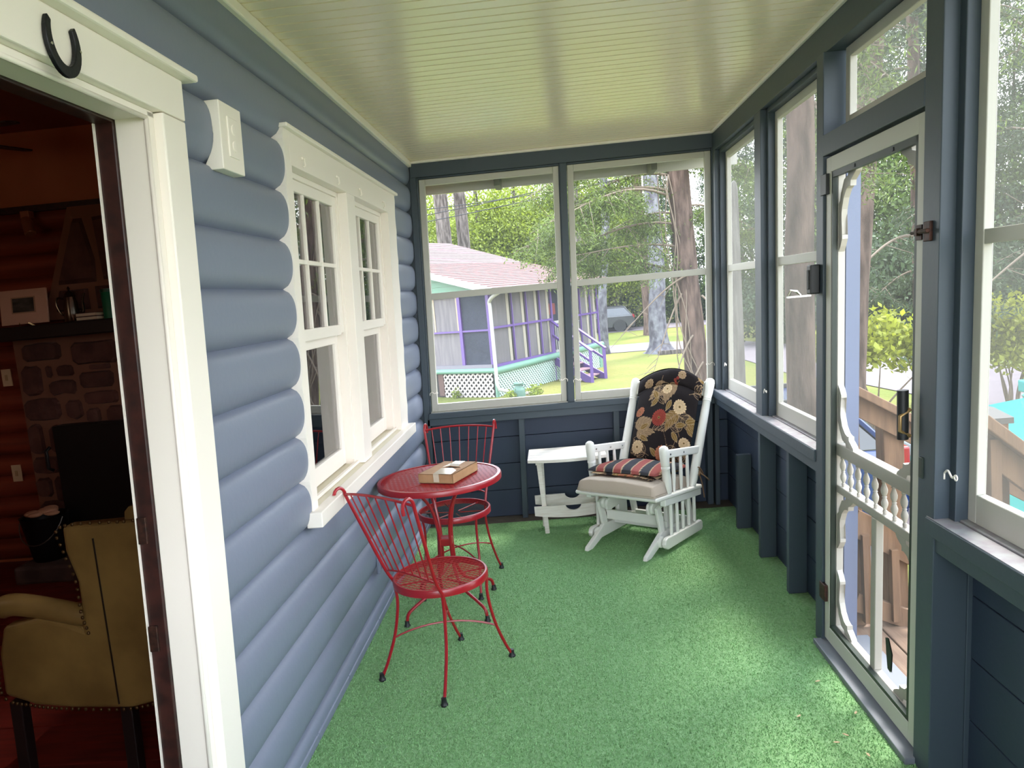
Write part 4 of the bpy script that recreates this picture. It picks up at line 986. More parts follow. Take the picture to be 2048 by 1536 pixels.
stone([(-2.34, 1.77), (-2.1, 1.77), (-2.1, 1.91), (-2.3, 1.91)], y0=-0.05); stone([(-2.05, 1.77), (-1.75, 1.77), (-1.75, 1.92), (-2.05, 1.92)], y0=-0.05)
rel(fpb(-2.92, -0.9, 4.86, 5.10, 1.60, 1.695), 'mantel', mat('black_mantel_wood', '17100f', rough=0.5), bevel=0.01)
SOOT = mat('black_iron_stove', '08080a', rough=0.5)
rel(fpb(-2.44, -1.2, 4.90, 5.02, 0.12, 1.00), 'stove_front', SOOT, bevel=0.01)
rel(MB().tube([( -0.965, -0.17, 0.86), (-0.975, -0.20, 0.84), (-0.975, -0.20, 0.72), (-0.965, -0.17, 0.70)], 0.012, 8), 'stove_handle', SOOT, smooth=True)
q = MB().box(-1.15, 0.5, -0.46, -0.04, 0.0, 0.12); rel(q, 'hearth', mat('hearth_stone', '54423c', rough=0.8, col2='3c2e2a', nscale=6), bevel=0.02)
# things on the mantel
pic = empty('framed_picture', 'small dark landscape picture in wide pale mount on the mantel', 'picture', (-2.52, 4.93, 1.696)); pic.rotation_euler = (math.radians(-6), 0, 0)
MB().box(-0.165, 0.165, -0.008, 0.008, 0.012, 0.245).build('mount', mat('pale_picture_mount', 'd2a48a', rough=0.8), pic, bevel=0.002)
q = MB(); q.box(-0.085, 0.085, -0.0095, -0.008, 0.085, 0.195); q.build('inner_border', mat('tan_mount_line', 'b08a70', rough=0.8), pic)
pm = mat('dim_landscape_print', '2c2a26', rough=0.6, col2='55524a', nscale=9, stretch=(1, 1, 3), fac=(0.4, 0.7))
MB().box(-0.075, 0.075, -0.0110, -0.0095, 0.093, 0.187).build('print', pm, pic)
q = MB(); q.bar((-0.05, 0.01, 0.0), (-0.03, -0.02, 0.018), 0.006, 0.01); q.bar((0.05, 0.01, 0.0), (0.03, -0.02, 0.018), 0.006, 0.01); q.build('stand_foot', BRASS, pic)
PEW = mat('pewter', '6e6a60', rough=0.25, metal=0.95)
tpo = empty('teapot', 'pewter coffee pot with curved handle and spout on the mantel', 'teapot', (-2.20, 4.95, 1.6955))
MB().lathe([(0.055, 0), (0.05, 0.01), (0.048, 0.06), (0.043, 0.13), (0.035, 0.165), (0.038, 0.17)], (0, 0, 0), 16).build('body', PEW, tpo, smooth=True)
MB().lathe([(0.038, 0.17), (0.03, 0.19), (0.012, 0.205), (0.006, 0.21), (0.010, 0.222), (0.004, 0.235)], (0, 0, 0), 14).build('lid', PEW, tpo, smooth=True)
MB().tube(spl([(-0.040, 0, 0.155), (-0.085, 0, 0.165), (-0.098, 0, 0.12), (-0.075, 0, 0.06), (-0.048, 0, 0.045)], 5), 0.006, 8).build('handle', PEW, tpo, smooth=True)
MB().tube(spl([(0.045, 0, 0.045), (0.082, 0, 0.065), (0.086, 0, 0.13), (0.104, 0, 0.185)], 5), [0.014]*5+[0.010]*5+[0.007]*6, 8).build('spout', PEW, tpo, smooth=True)
for i, (z, c, lab) in enumerate(((1.6955, '3a2a26', 'lower dark book lying flat on the mantel by the teapot'), (1.7205, '4a1f1a', 'upper reddish book lying flat on the mantel by the teapot'))):
    bk_ = empty('book', lab, 'book', (-2.06, 4.93, z), 0, 'books lying on the mantel')
    MB().box(-0.07, 0.07, -0.05, 0.05, 0.002, 0.022).build('pages', mat('page_edge_%d' % i, 'd8c4a4', rough=0.8), bk_)
    q = MB(); q.box(-0.075, 0.075, -0.055, 0.055, 0.0, 0.003); q.box(-0.075, 0.075, -0.055, 0.055, 0.021, 0.0245); q.box(-0.075, 0.075, 0.05, 0.055, 0, 0.0245); q.build('cover', mat('book_cover_%d' % i, c, rough=0.6), bk_)
cn = empty('green_canister', 'deep green canister at the right end of the visible mantel', 'canister', (-1.93, 4.96, 1.6955))
MB().lathe([(0.05, 0), (0.05, 0.17), (0.046, 0.175)], (0, 0, 0), 18).build('body', mat('green_tin', '0e6a4a', rough=0.4), cn, smooth=True)
MB().lathe([(0.052, 0.175), (0.052, 0.195), (0.03, 0.20)], (0, 0, 0), 18).build('lid', mat('dark_green_tin', '0b4a36', rough=0.4), cn, smooth=True)
def plate(x, z, nm, lab):
    o = empty(nm, lab, 'switch plate', (x, 5.078, z)); MB().box(-0.035, 0.035, 0, 0.008, -0.06, 0.06).build('cover_plate', mat('beige_plastic_'+nm, 'd2b48c', rough=0.5), o, bevel=0.002)
    MB().box(-0.009, 0.009, -0.006, 0, -0.02, 0.02).build('rocker' if nm == 'light_switch' else 'socket', mat('beige_knob_'+nm, 'b4946c', rough=0.5), o, bevel=0.001)
plate(-2.83, 1.35, 'light_switch', 'beige light switch on the orange log wall'); plate(-2.875, 0.665, 'wall_outlet', 'beige outlet low on the orange log wall')
tl = empty('track_light', 'small copper coloured spotlight under the dark beam', 'spotlight', (-2.45, 5.02, 2.46))
MB().box(-0.03, 0.03, -0.03, 0.03, -0.05, 0).build('bracket', mat('copper_lamp', 'a06a50', rough=0.4, metal=0.4), tl, bevel=0.003)
MB().lathe([(0.028, 0), (0.034, 0.03), (0.036, 0.12), (0.03, 0.125)], (0.0, -0.02, -0.05), 14, (0.35, -0.3, -0.9)).build('lamp_head', bpy.data.materials['copper_lamp'], tl, smooth=True)
# ceiling fan blades (only two reach into view)
fan = empty('ceiling_fan', 'dark ceiling fan hanging in the room', 'ceiling fan', (-2.33, 4.05, 2.75))
FB = mat('dark_fan_blade', '26120e', rough=0.5)
for k in range(5):
    a = 2*PI*k/5-0.1; q = MB(); poly = [(0.12, -0.04), (0.50, -0.065), (0.60, -0.05), (0.62, 0), (0.60, 0.05), (0.50, 0.065), (0.12, 0.04)]
    ca, sa = math.cos(a), math.sin(a)
    q.prism(poly, lambda x, y, d: (x*ca-y*sa, x*sa+y*ca, d+y*0.12), -0.004, 0.004); q.build('blade', FB, fan)
MB().lathe([(0.03, 0.26), (0.03, 0.06), (0.10, 0.05), (0.12, 0.0), (0.10, -0.05), (0.05, -0.08)], (0, 0, 0), 18).build('motor', FB, fan, smooth=True)
# coal bucket with gloves
bu = empty('coal_bucket', 'black metal coal bucket standing on the hearth', 'bucket', (-2.50, 4.775, 0.12))
MB().lathe([(0.095, 0), (0.10, 0.01), (0.145, 0.30), (0.150, 0.305), (0.138, 0.30), (0.095, 0.02)], (0, 0, 0), 20).build('body', SOOT, bu, smooth=True)
MB().tube([(0.147*math.cos(a), -0.03-0.11*math.sin(a), 0.29-0.16*math.sin(a)) for a in [PI*i/14 for i in range(15)]], 0.004, 6).build('handle', mat('bucket_wire', '77706a', rough=0.4, metal=0.7), bu, smooth=True)
gv = MB()
for (dx, dy, dz, rx_, ry, rz_) in ((-0.05, -0.03, 0.0, 0.06, 0.05, 0.022), (0.03, 0.0, 0.008, 0.07, 0.05, 0.024), (0.08, -0.03, -0.004, 0.05, 0.035, 0.016), (-0.01, -0.07, 0.0, 0.045, 0.04, 0.016), (0.02, 0.04, 0.012, 0.05, 0.05, 0.02)):
    gv.sphere((dx, dy, dz), (rx_, ry, rz_), 12, 8)
go = gv.build('work_glove', mat('tan_leather_glove', 'c08a6c', rough=0.85, bump=(30, 0.6, 3, 0.01)), smooth='all'); go.location = (-2.50, 4.775, 0.442)
tag(go, 'crumpled tan work gloves lying on top of the coal bucket', 'gloves')
# wing chair in yellow leather
wc = empty('wing_chair', 'old mustard yellow leather wing chair with brass nail trim inside the doorway', 'armchair', (-0.75, 2.80, 0))
LEA = mat('mustard_leather', '86693a', rough=0.38, spec=0.5, col2='6c522c', nscale=5, bump=(25, 0.15, 4, 0.004)); DLEG = mat('dark_chair_leg', '1d1514', rough=0.4)
side_p = [(-0.045, 0.281), (0.17, 0.268), (0.33, 0.300), (0.345, 0.955), (0.02, 0.948), (0.018, 0.86), (0.045, 0.75), (0.045, 0.64), (0.035, 0.575), (-0.02, 0.60), (-0.12, 0.625), (-0.255, 0.600), (-0.285, 0.50), (-0.292, 0.345), (-0.18, 0.300)]
for yo, nm in ((-0.35, 'side_panel'), (0.27, 'side_panel')):
    bm_ = bmesh.new(); vv = [bm_.verts.new((x, yo, z)) for x, z in side_p]; f_ = bm_.faces.new(vv)
    r_ = bmesh.ops.extrude_face_region(bm_, geom=[f_]); bmesh.ops.translate(bm_, verts=[g_ for g_ in r_['geom'] if isinstance(g_, bmesh.types.BMVert)], vec=(0, 0.07, 0))
    bmesh.ops.recalc_face_normals(bm_, faces=bm_.faces)
    me = bpy.data.meshes.new(nm); bm_.to_mesh(me); bm_.free(); me.materials.append(LEA); o = bpy.data.objects.new(nm, me); COL.objects.link(o); o.parent = wc
    md = o.modifiers.new('b', 'BEVEL'); md.width = 0.016; md.segments = 3; md.limit_method = 'ANGLE'
    # arm roll
    MB().tube(spl([(-0.285, yo+0.035, 0.655), (-0.22, yo+0.035, 0.668), (-0.10, yo+0.035, 0.645), (0.05, yo+0.035, 0.605)], 4), [0.030]+[0.040]*11+[0.030], 12).build('arm_roll', LEA, wc, smooth=True)
    q = MB(); pth = [(0.03, 0.948)] + side_p[5:9] + []
    line = [(0.345, 0.955), (0.25, 0.952), (0.02, 0.948), (0.018, 0.86), (0.045, 0.75), (0.045, 0.64), (0.06, 0.56)]
    low_ = [(-0.285, 0.50), (-0.292, 0.345), (-0.18, 0.302), (-0.045, 0.283), (0.17, 0.270), (0.33, 0.302)]
    yf = yo-0.003
    for ln in (line, low_):
        pts = spl([(x, yf, z) for x, z in ln], 8); acc = 0; last = pts[0]
        for p_ in pts:
            acc += (p_-last).length; last = p_
            if acc > 0.015: q.sphere(tuple(p_), (0.007, 0.005, 0.007), 6, 4); acc = 0
    o = q.build('nail_trim', mat('aged_brass_nail_%s' % ('a' if yo < 0 else 'b'), '5a4326', rough=0.4, metal=0.7), wc, smooth='all'); o['kind'] = 'stuff'
MB().box(0.20, 0.36, -0.28, 0.28, 0.30, 0.965).build('back_rest', LEA, wc, bevel=0.03, seg=3)
MB().tube([(0.28, -0.33, 0.962), (0.28, 0.0, 0.985), (0.28, 0.33, 0.962)], 0.04, 10).build('back_roll', LEA, wc, smooth=True)
MB().box(-0.28, 0.21, -0.28, 0.28, 0.30, 0.46).build('seat_cushion', LEA, wc, bevel=0.03, seg=3)
for x, y in ((-0.27, -0.31), (0.14, -0.31), (-0.27, 0.31), (0.30, 0.31)):
    MB().bar((x, y, 0.31), (x-0.01, y, 0.0), 0.045, 0.045, up=(0, 1, 0)).build('leg', DLEG, wc, bevel=0.004)
MB().box(0.128, 0.132, -0.3545, -0.350, 0.29, 0.90).build('seam', DLEG, wc)
# ================================================================ outdoors
_mat0 = mat
def _dim(c, f):
    l = lin(c) if isinstance(c, str) else c
    enc = lambda x: 255*(12.92*x if x <= 0.0031308 else 1.055*x**(1/2.4)-0.055)
    return tuple(enc(x*f) for x in l)
def mat(name, col, **k):      # outdoor colours measured in bright daylight, brought to true albedo
    if k.get('col2'): k['col2'] = _dim(k['col2'], 0.5)
    return _mat0(name, _dim(col, 0.5), **k)
GZ0 = -1.15
LAWN = mat('lawn_grass', '75803e', rough=0.95, spec=0.1, col2='908c4e', nscale=0.35, ndetail=8, fac=(0.38, 0.66), bump=(6, 0.8, 6, 0.08))
gq = MB(); N = 30
gx = [-60+ 160*i/N for i in range(N+1)]; gy = [-40+ 190*i/N for i in range(N+1)]
vs = [(x, y, GZ0) for y in gy for x in gx]; fs = [(j*(N+1)+i, j*(N+1)+i+1, (j+1)*(N+1)+i+1, (j+1)*(N+1)+i) for j in range(N) for i in range(N)]
gq.add(vs, fs); tag(gq.build('lawn', LAWN), 'sunny yellow green lawn around the cottages', 'lawn', kind='structure')
ROADM = mat('pink_grey_road', '887c82', rough=0.9, col2='7b7076', nscale=3, ndetail=8, bump=(20, 0.3, 5, 0.02))
near = [(-6, 31.6), (2, 31.7), (5.0, 31.3), (6.6, 29.0), (7.1, 24.8), (7.2, 20.5), (8.0, 17.5), (8.6, 13.0), (9.5, 9.0), (11.0, 3.0), (12, -6)]
far = [(-6, 35.6), (2, 35.6), (5.4, 35.6), (8.5, 33.0), (10.0, 28.3), (10.8, 24.4), (11.6, 20.5), (12.0, 16.5), (13.5, 11), (15.5, 4), (16.5, -6)]
q = MB(); q.strip([(x, y, GZ0+0.02) for x, y in near], [(x, y, GZ0+0.02) for x, y in far]); tag(q.build('road', ROADM), 'pinkish grey lane curving round the lawn', 'road', kind='structure')
q = MB(); q.strip([(-4, 46.2, GZ0+0.02), (14, 45.2, GZ0+0.02)], [(-4, 51, GZ0+0.02), (14, 50.5, GZ0+0.02)]); tag(q.build('driveway', ROADM), 'far gravel driveway under the grey car', 'driveway', kind='structure')

# ---- foliage
def leaf_mesh(name, centers, n_per, spread, size, m_, aspect=0.5, droop=0.0, seed=1, flat=0.0):
    rs = np.random.RandomState(seed); C_ = np.repeat(np.asarray(centers, float), n_per, 0); n = len(C_)
    sp_ = np.asarray(spread, float) if hasattr(spread, '__len__') else np.array([spread]*3)
    P_ = C_ + rs.randn(n, 3)*sp_
    a = rs.randn(n, 3); a[:, 2] = a[:, 2]*(1-flat) - droop; a /= np.linalg.norm(a, axis=1)[:, None]
    b = rs.randn(n, 3); b -= (b*a).sum(1)[:, None]*a; b /= np.linalg.norm(b, axis=1)[:, None]
    s_ = size*(0.6+0.8*rs.rand(n))[:, None]
    v = np.stack([P_-a*s_, P_+b*s_*aspect, P_+a*s_, P_-b*s_*aspect], 1).reshape(-1, 3)
    me = bpy.data.meshes.new(name); me.vertices.add(4*n); me.vertices.foreach_set('co', v.astype(np.float32).reshape(-1))
    me.loops.add(4*n); me.loops.foreach_set('vertex_index', np.arange(4*n, dtype=np.int32)); me.polygons.add(n)
    me.polygons.foreach_set('loop_start', np.arange(0, 4*n, 4, dtype=np.int32)); me.update(calc_edges=True); me.materials.append(m_); return me
def lobj(name, me, parent=None, kind=None):
    o = bpy.data.objects.new(name, me); COL.objects.link(o)
    if parent is not None: o.parent = parent
    return o
F_YG = mat('yellow_green_leaves', '9cae3c', rough=0.6, island=0.45, transl=0.45)
F_G = mat('mid_green_leaves', '6f8a3c', rough=0.6, island=0.45, transl=0.4)
F_DK = mat('dark_conifer_needles', '4a6038', rough=0.7, island=0.5, transl=0.25)
F_HM = mat('hemlock_needles', '74883c', rough=0.65, island=0.75, transl=0.35)
F_BR = mat('bright_bush_leaves', 'c0c83c', rough=0.6, island=0.35, transl=0.5)
def bark(name, c1, c2, sc=9, st=(1, 1, 0.22), b=0.9): return mat(name, c1, rough=0.95, spec=0.1, col2=c2, nscale=sc, ndetail=8, fac=(0.36, 0.62), stretch=st, bump=(sc*1.8, b, 8, 0.05))
B_BR = bark('rough_brown_bark', '8a7468', '574840'); B_GR = bark('grey_bark', '948a84', '5a524e'); B_LI = bark('lichen_bark', '9a9a9e', '66626a', 5, (1, 1, 0.6)); B_TW = mat('twig_bark', '94826f', rough=0.9)
def trunk(name, pts, rad, m_, parent=None, n=20, flare=0, seed=0, rough_=0.06):
    pts = spl(pts, 8); m_n = len(pts); q = MB(); vs = []; fs = []
    for i, p in enumerate(pts):
        t = i/(m_n-1); r = rad[0]+(rad[1]-rad[0])*t
        if flare: r += flare*math.exp(-t*26)
        for k in range(n):
            a = 2*PI*k/n; rr = r*(1+rough_*mnoise.noise(Vector((math.cos(a)*2, math.sin(a)*2, p.z*1.3+seed)))*2 + (0.25*math.exp(-t*26)*math.cos(3*a+seed) if flare else 0))
            vs.append((p.x+rr*math.cos(a), p.y+rr*math.sin(a), p.z))
    for i in range(m_n-1):
        for k in range(n): fs.append((i*n+k, i*n+(k+1) % n, (i+1)*n+(k+1) % n, (i+1)*n+k))
    q.add(vs, fs); return q.build(name, m_, parent, smooth='all')
# crowns (shared meshes)
def ell(n, rx_, ry, rz_, seed, shell=0.55):
    rs = np.random.RandomState(seed); d = rs.randn(n, 3); d /= np.linalg.norm(d, axis=1)[:, None]; r = (shell+(1-shell)*rs.rand(n))[:, None]
    return d*r*np.array([rx_, ry, rz_])
cr_dec = [leaf_mesh('crown', ell(150, 3.2, 3.2, 4.4, s, 0.4), 105, 0.42, 0.085, F_YG, 0.6, seed=s) for s in (1, 2)]
cr_grn = [leaf_mesh('crown', ell(150, 3.2, 3.2, 4.4, s, 0.4), 105, 0.42, 0.085, F_G, 0.6, seed=s) for s in (3, 4)]
def cone(n, R_, H_, seed):
    rs = np.random.RandomState(seed); h = rs.rand(n)**1.15; a = rs.rand(n)*2*PI; r = R_*(1-h*0.93)*(0.35+0.65*rs.rand(n))
    return np.stack([r*np.cos(a), r*np.sin(a), h*H_-0.12*r], 1)
cr_con = [leaf_mesh('crown', cone(230, 3.0, 15, s), 75, (0.5, 0.5, 0.16), 0.095, F_DK, 0.35, droop=0.5, seed=s) for s in (5, 6)]
far_tr = {}
ORD = ['first','second','third','fourth','fifth','sixth','seventh','eighth','ninth','tenth','eleventh','twelfth','thirteenth','fourteenth','fifteenth','sixteenth','seventeenth','eighteenth','nineteenth','twentieth','twenty-first','twenty-second','twenty-third','twenty-fourth','twenty-fifth','twenty-sixth','twenty-seventh','twenty-eighth']
CNT = {}
def far_tree(i, x, y, kind, s=1.0, rz=0.0, row='front'):
    key = kind
    if kind == 'dec': me, bk_, z, r_, nm = cr_dec[i % 2], B_GR, 5.2, 0.22, 'leafy_tree'
    elif kind == 'grn': me, bk_, z, r_, nm = cr_grn[i % 2], B_GR, 5.0, 0.22, 'leafy_tree'
    else: me, bk_, z, r_, nm = cr_con[i % 2], B_BR, 0.6, 0.2, 'conifer_tree'
    lab = {'dec': 'sunlit yellow green leafy tree in the background woods', 'grn': 'mid green leafy tree in the background woods', 'con': 'dark drooping conifer in the background woods'}[kind]
    k_ = CNT[(kind, row)] = CNT.get((kind, row), -1)+1
    lab = {'dec': 'sunlit yellow green leafy tree', 'grn': 'mid green leafy tree', 'con': 'dark drooping conifer'}[kind]+', %s from the left in the %s row of the woods' % (ORD[k_], row)
    e = empty(nm, lab, 'tree', (x, y, GZ0), rz, {'dec': 'yellow green woodland trees', 'grn': 'green woodland trees', 'con': 'dark woodland conifers'}[kind])
    e.scale = (s, s, s)
    c = lobj('crown', me, e); c.location = (0, 0, z)
    if kind not in far_tr:
        far_tr[kind] = MB().tube([(0, 0, -0.2), (0.05, 0.05, 4), (0, 0.1, 9), (0, 0, 14 if kind == 'con' else 8)], [r_, r_*0.8, r_*0.5, r_*0.2], 10).build('trunk', bk_, e, smooth='all')
    else:
        t = far_tr[kind].copy(); COL.objects.link(t); t.parent = e
    return e
rt = random.Random(12)
i = 0
def azp(az, d): a = math.radians(az); return 1.03+d*math.sin(a), d*math.cos(a)
for az in np.arange(-14, 6.5, 2.4):
    for d, k in ((50, 'dec'), (62, 'grn' if i % 2 else 'dec')):
        x, y = azp(az+rt.uniform(-0.7, 0.7), d+rt.uniform(-3, 3)); far_tree(i, x, y, k, rt.uniform(0.95, 1.2)*(1.0 if d < 60 else 1.15), rt.uniform(0, 6), 'front' if d < 56 else 'back'); i += 1
for az in np.arange(6.5, 40, 2.7):
    for d, k in ((33+rt.uniform(0, 5) if az > 15 else 54, 'con' if (i % 3) else 'grn'), (46 if az > 15 else 62, 'grn' if (i % 2) else 'con')):
        x, y = azp(az+rt.uniform(-0.8, 0.8), d+rt.uniform(-1.5, 2)); far_tree(i, x, y, k, rt.uniform(0.8, 1.1), rt.uniform(0, 6), 'front' if (d < 40 or d == 54) else 'back'); i += 1
# understorey bushes closing the view under the crowns
bush_g = leaf_mesh('foliage', ell(90, 1.9, 1.9, 1.5, 8, 0.3)+np.array([0, 0, 1.2]), 55, 0.26, 0.085, F_G, 0.6, seed=8)
bush_d = leaf_mesh('foliage', ell(90, 1.9, 1.9, 1.6, 9, 0.3)+np.array([0, 0, 1.2]), 55, 0.26, 0.085, F_DK, 0.6, seed=9)
bush_p = leaf_mesh('foliage', ell(70, 1.5, 1.5, 1.3, 10, 0.3)+np.array([0, 0, 1.1]), 55, 0.24, 0.085, mat('pale_blossom_leaves', 'b9bd84', rough=0.7, island=0.35, transl=0.3), 0.7, seed=10)
for az in np.arange(-14, 40, 2.2):
    d = 51 if az < 15 else 31
    x, y = azp(az+rt.uniform(-0.5, 0.5), d+rt.uniform(-1, 2)); me = (bush_g, bush_d)[i % 2] if az < 14 else bush_d; i += 1
    o = lobj('woodland_bush', me); o.location = (x, y, GZ0); o.scale = (1, 1, rt.uniform(0.8, 1.5)); o.rotation_euler = (0, 0, rt.uniform(0, 6))
    nb = globals().get('nb', -1)+1; tag(o, 'dense undergrowth bush at the wood edge, %s from the left' % ORD[nb], 'bush', 'undergrowth bushes')
for (x, y, s_, lab) in ((1.2, 48.5, 1.0, 'pale flowering bush left of the grey car'), (5.6, 50.5, 1.15, 'pale flowering bush behind the grey car roof'), (4.3, 51.5, 1.2, 'pale flowering bush just behind the grey car')):
    o = lobj('flowering_bush', bush_p); o.location = (x, y, GZ0); o.scale = (s_, s_, s_); tag(o, lab, 'bush', 'pale flowering bushes')
# ---- named trees nearer the porch
def named_tree(name, lab, pts, rad, m_, flare=0, seed=0, n=20):
    e = empty(name, lab, 'tree', pts[0]); pp = [(p[0]-pts[0][0], p[1]-pts[0][1], p[2]-pts[0][2]) for p in pts]
    trunk('trunk', pp, rad, m_, e, n=n, flare=flare, seed=seed); return e
# big rough trunk behind the glider at about 14 m
T1 = named_tree('hemlock_tree', 'big rough brown hemlock trunk with bare twigs right of the cottage', [(3.62, 14, -1.3), (3.58, 14, 0.2), (3.53, 14, 1.6), (3.48, 14, 3.4), (3.44, 14, 7.0), (3.4, 14, 11)], (0.225, 0.16), B_BR, 0.10, 1, 28)
T1b = named_tree('hemlock_tree', 'slim dark trunk right behind the big rough hemlock trunk', [(4.62, 15.5, -1.3), (4.55, 15.5, 1.2), (4.45, 15.5, 4), (4.4, 15.5, 10)], (0.13, 0.09), B_BR, 0.05, 3)
T2 = named_tree('lichen_tree', 'pale grey mottled trunk with flared roots on the lawn edge', [(5.15, 30.0, -1.25), (5.1, 30.0, 0.2), (5.2, 30.0, 2.0), (5.2, 30.0, 5), (5.1, 30, 11)], (0.36, 0.26), B_LI, 0.42, 5)
T3 = named_tree('woodland_tree', 'dark brown trunk left of the pale mottled trunk', [(6.2, 41.0, -1.25), (6.15, 41, 2), (6.0, 41, 6), (6.0, 41, 12)], (0.33, 0.25), B_BR, 0.12, 6)
T4 = named_tree('birch_tree', 'slender pale leaning trunk just right of the cottage corner', [(3.02, 31.5, -1.25), (3.12, 31.5, 1.2), (3.45, 31.5, 3.8), (3.55, 31.5, 7), (3.6, 31.5, 11)], (0.20, 0.14), B_LI, 0.05, 7)
T5 = named_tree('woodland_tree', 'thin grey trunk rising behind the cottage roof end', [(2.6, 38, -1.25), (2.6, 38, 3), (2.6, 38, 12)], (0.18, 0.12), B_GR, 0, 8)
T6 = named_tree('pine_tree', 'left of the two tall pine trunks behind the cottage roof', [(-4.0, 38, -1.2), (-4.05, 38, 6), (-4.1, 38, 14)], (0.40, 0.30), B_GR, 0, 9)
T7 = named_tree('pine_tree', 'right of the two tall pine trunks behind the cottage roof', [(-3.2, 39, -1.2), (-3.2, 39, 6), (-3.25, 39, 14)], (0.36, 0.26), B_GR, 0, 10)
T8 = named_tree('roadside_tree', 'big grey trunk seen through the window left of the screen door', [(3.02, 6.4, -1.3), (3.05, 6.4, 0.5), (3.10, 6.4, 2.0), (3.16, 6.4, 3.4), (3.2, 6.4, 9)], (0.125, 0.10), B_BR, 0.03, 11, 26)
T9 = named_tree('roadside_tree', 'brown leaning trunk seen through the top of the screen door', [(4.84, 10.0, -1.2), (4.88, 10.0, 0.2), (4.97, 10.0, 1.5), (5.11, 10, 3.0), (5.3, 10, 5.0), (5.7, 10, 8.5)], (0.14, 0.15), B_BR, 0.0, 13, 24)
# conifer boughs
def boughs(parent, origin, specs, seed, m_=F_HM, nm='bough', leaf=0.05, dens=16):
    """specs: list of (start xyz rel, end xyz rel, sag, twigs)"""
    rs = random.Random(seed)
    for k, (a, b_, sag, tw) in enumerate(specs):
        a = Vector(a); b_ = Vector(b_); L_ = (b_-a).length
        pts = bez(a, a+(b_-a)*0.35+Vector((0, 0, 0.10*L_)), a+(b_-a)*0.7+Vector((0, 0, -sag*0.5)), b_+Vector((0, 0, -sag)), 14)
        q = MB(); q.tube(pts, [0.040*(1-0.85*i_/14)*max(0.5, L_/4) for i_ in range(15)], 6); cs = []
        for j in range(tw):
            t = 0.22+0.78*rs.random(); p = pts[min(14, int(t*14))]; sd = Vector((rs.uniform(-1, 1), rs.uniform(-1, 1), rs.uniform(-0.55, 0.1))).normalized()
            ln = (0.35+0.55*rs.random())*L_*0.30; e_ = p+sd*ln+Vector((0, 0, -0.25*ln)); mid = (p+e_)/2+Vector((0, 0, 0.04*ln))
            q.tube([p, mid, e_], [0.009, 0.006, 0.003], 4)
            for s_ in range(6): tt = 0.25+0.75*s_/5; cs.append(tuple(p.lerp(e_, tt)+Vector((0, 0, -0.05))))
        o = q.build(nm, B_TW, parent, smooth='all')
        if dens: lobj('needles', leaf_mesh('needles', cs, dens, (0.10, 0.10, 0.05), leaf, m_, 0.24, droop=0.55, seed=seed*50+k), o)
boughs(T1, None, [
    ((-0.2, 0, 3.9), (-2.6, 0.3, 4.0), 0.5, 30), ((-0.2, 0, 3.5), (-2.4, -0.4, 3.5), 0.0, 18), ((-0.25, 0, 3.0), (-2.3, 0.5, 3.75), 0.35, 18),
    ((-0.3, 0, 4.5), (-2.9, 0.2, 4.9), 0.9, 34), ((-0.3, 0, 5.1), (-3.0, -0.6, 5.6), 1.1, 34), ((-0.2, 0.1, 4.1), (-1.8, 1.4, 4.2), 0.4, 26),
    ((-0.1, -0.1, 5.0), (1.6, -0.4, 5.2), 0.9, 26), ((-0.1, -0.1, 4.2), (1.4, 0.4, 4.1), 0.5, 20), ((-0.3, 0, 5.6), (-2.4, 1.0, 6.4), 1.4, 36), ((-0.3, 0, 4.4), (-2.6, -1.4, 4.8), 0.8, 30),
    ((-0.3, 0.1, 4.8), (-3.1, 0.6, 5.0), 1.3, 34)], 3, leaf=0.032, dens=32)
boughs(T1, None, [((-0.2, -0.1, 2.7), (-0.9, -0.3, 1.5), 0.3, 5), ((-0.1, -0.2, 1.9), (-0.7, -0.5, 0.9), 0.2, 4), ((-0.1, -0.2, 3.0), (-1.6, -0.3, 2.0), 0.2, 6), ((0.05, -0.2, 1.4), (-0.4, -0.5, 0.6), -0.2, 3), ((0.1, -0.2, 2.6), (0.6, -0.6, 1.8), 0.1, 4)], 5, nm='bare_twig', dens=0)
# bare vines climbing the big trunk
q = MB()
for k in range(5):
    rs_ = random.Random(k+40); a0 = rs_.uniform(-2.6, -0.6); pts = []
    for j in range(14):
        z = -0.1+0.36*j; a = a0+0.5*math.sin(j*0.7+k); r = 0.24-0.012*j*0.5+0.02*rs_.random(); xc = [0, -0.01, -0.05, -0.10, -0.17, -0.21, -0.24, -0.27, -0.30, -0.31, -0.33, -0.34, -0.35, -0.36][j]
        pts.append((xc+r*math.cos(a), r*math.sin(a), z+0.2))
    q.tube(spl(pts, 4), 0.010, 5)
q.build('vine', B_TW, T1, smooth='all')
# right side foliage: bright bush, conifer boughs over the lane
boughs(T8, None, [((0.1, 0, 4.6), (1.9, 1.4, 4.9), 0.7, 26), ((0, 0, 4.9), (-1.4, 1.8, 5.2), 0.7, 24), ((0.1, 0, 4.2), (1.5, 2.2, 4.4), 0.6, 24), ((0.1, 0, 5.4), (2.4, 0.4, 5.4), 0.9, 26)], 17, F_HM, leaf=0.03, dens=24)
T10 = named_tree('hemlock_tree', 'dark drooping hemlock beyond the near right window', [(9.6, 12.4, -1.2), (9.6, 12.4, 4), (9.6, 12.4, 12)], (0.24, 0.12), B_BR, 0.05, 15)
boughs(T10, None, [((0, 0, 3.0+0.55*k), ((-3.1+0.12*k)*math.cos(0.9*k), (-2.3)*abs(math.sin(0.9*k+0.6))-0.4, 2.7+0.6*k), 0.7, 20) for k in range(11)], 23, F_DK, leaf=0.055, dens=15)
T11 = named_tree('hemlock_tree', 'dark drooping hemlock seen through the screen door opening', [(7.9, 14.6, -1.2), (7.9, 14.6, 4), (7.9, 14.6, 12)], (0.12, 0.08), B_BR, 0.05, 16)
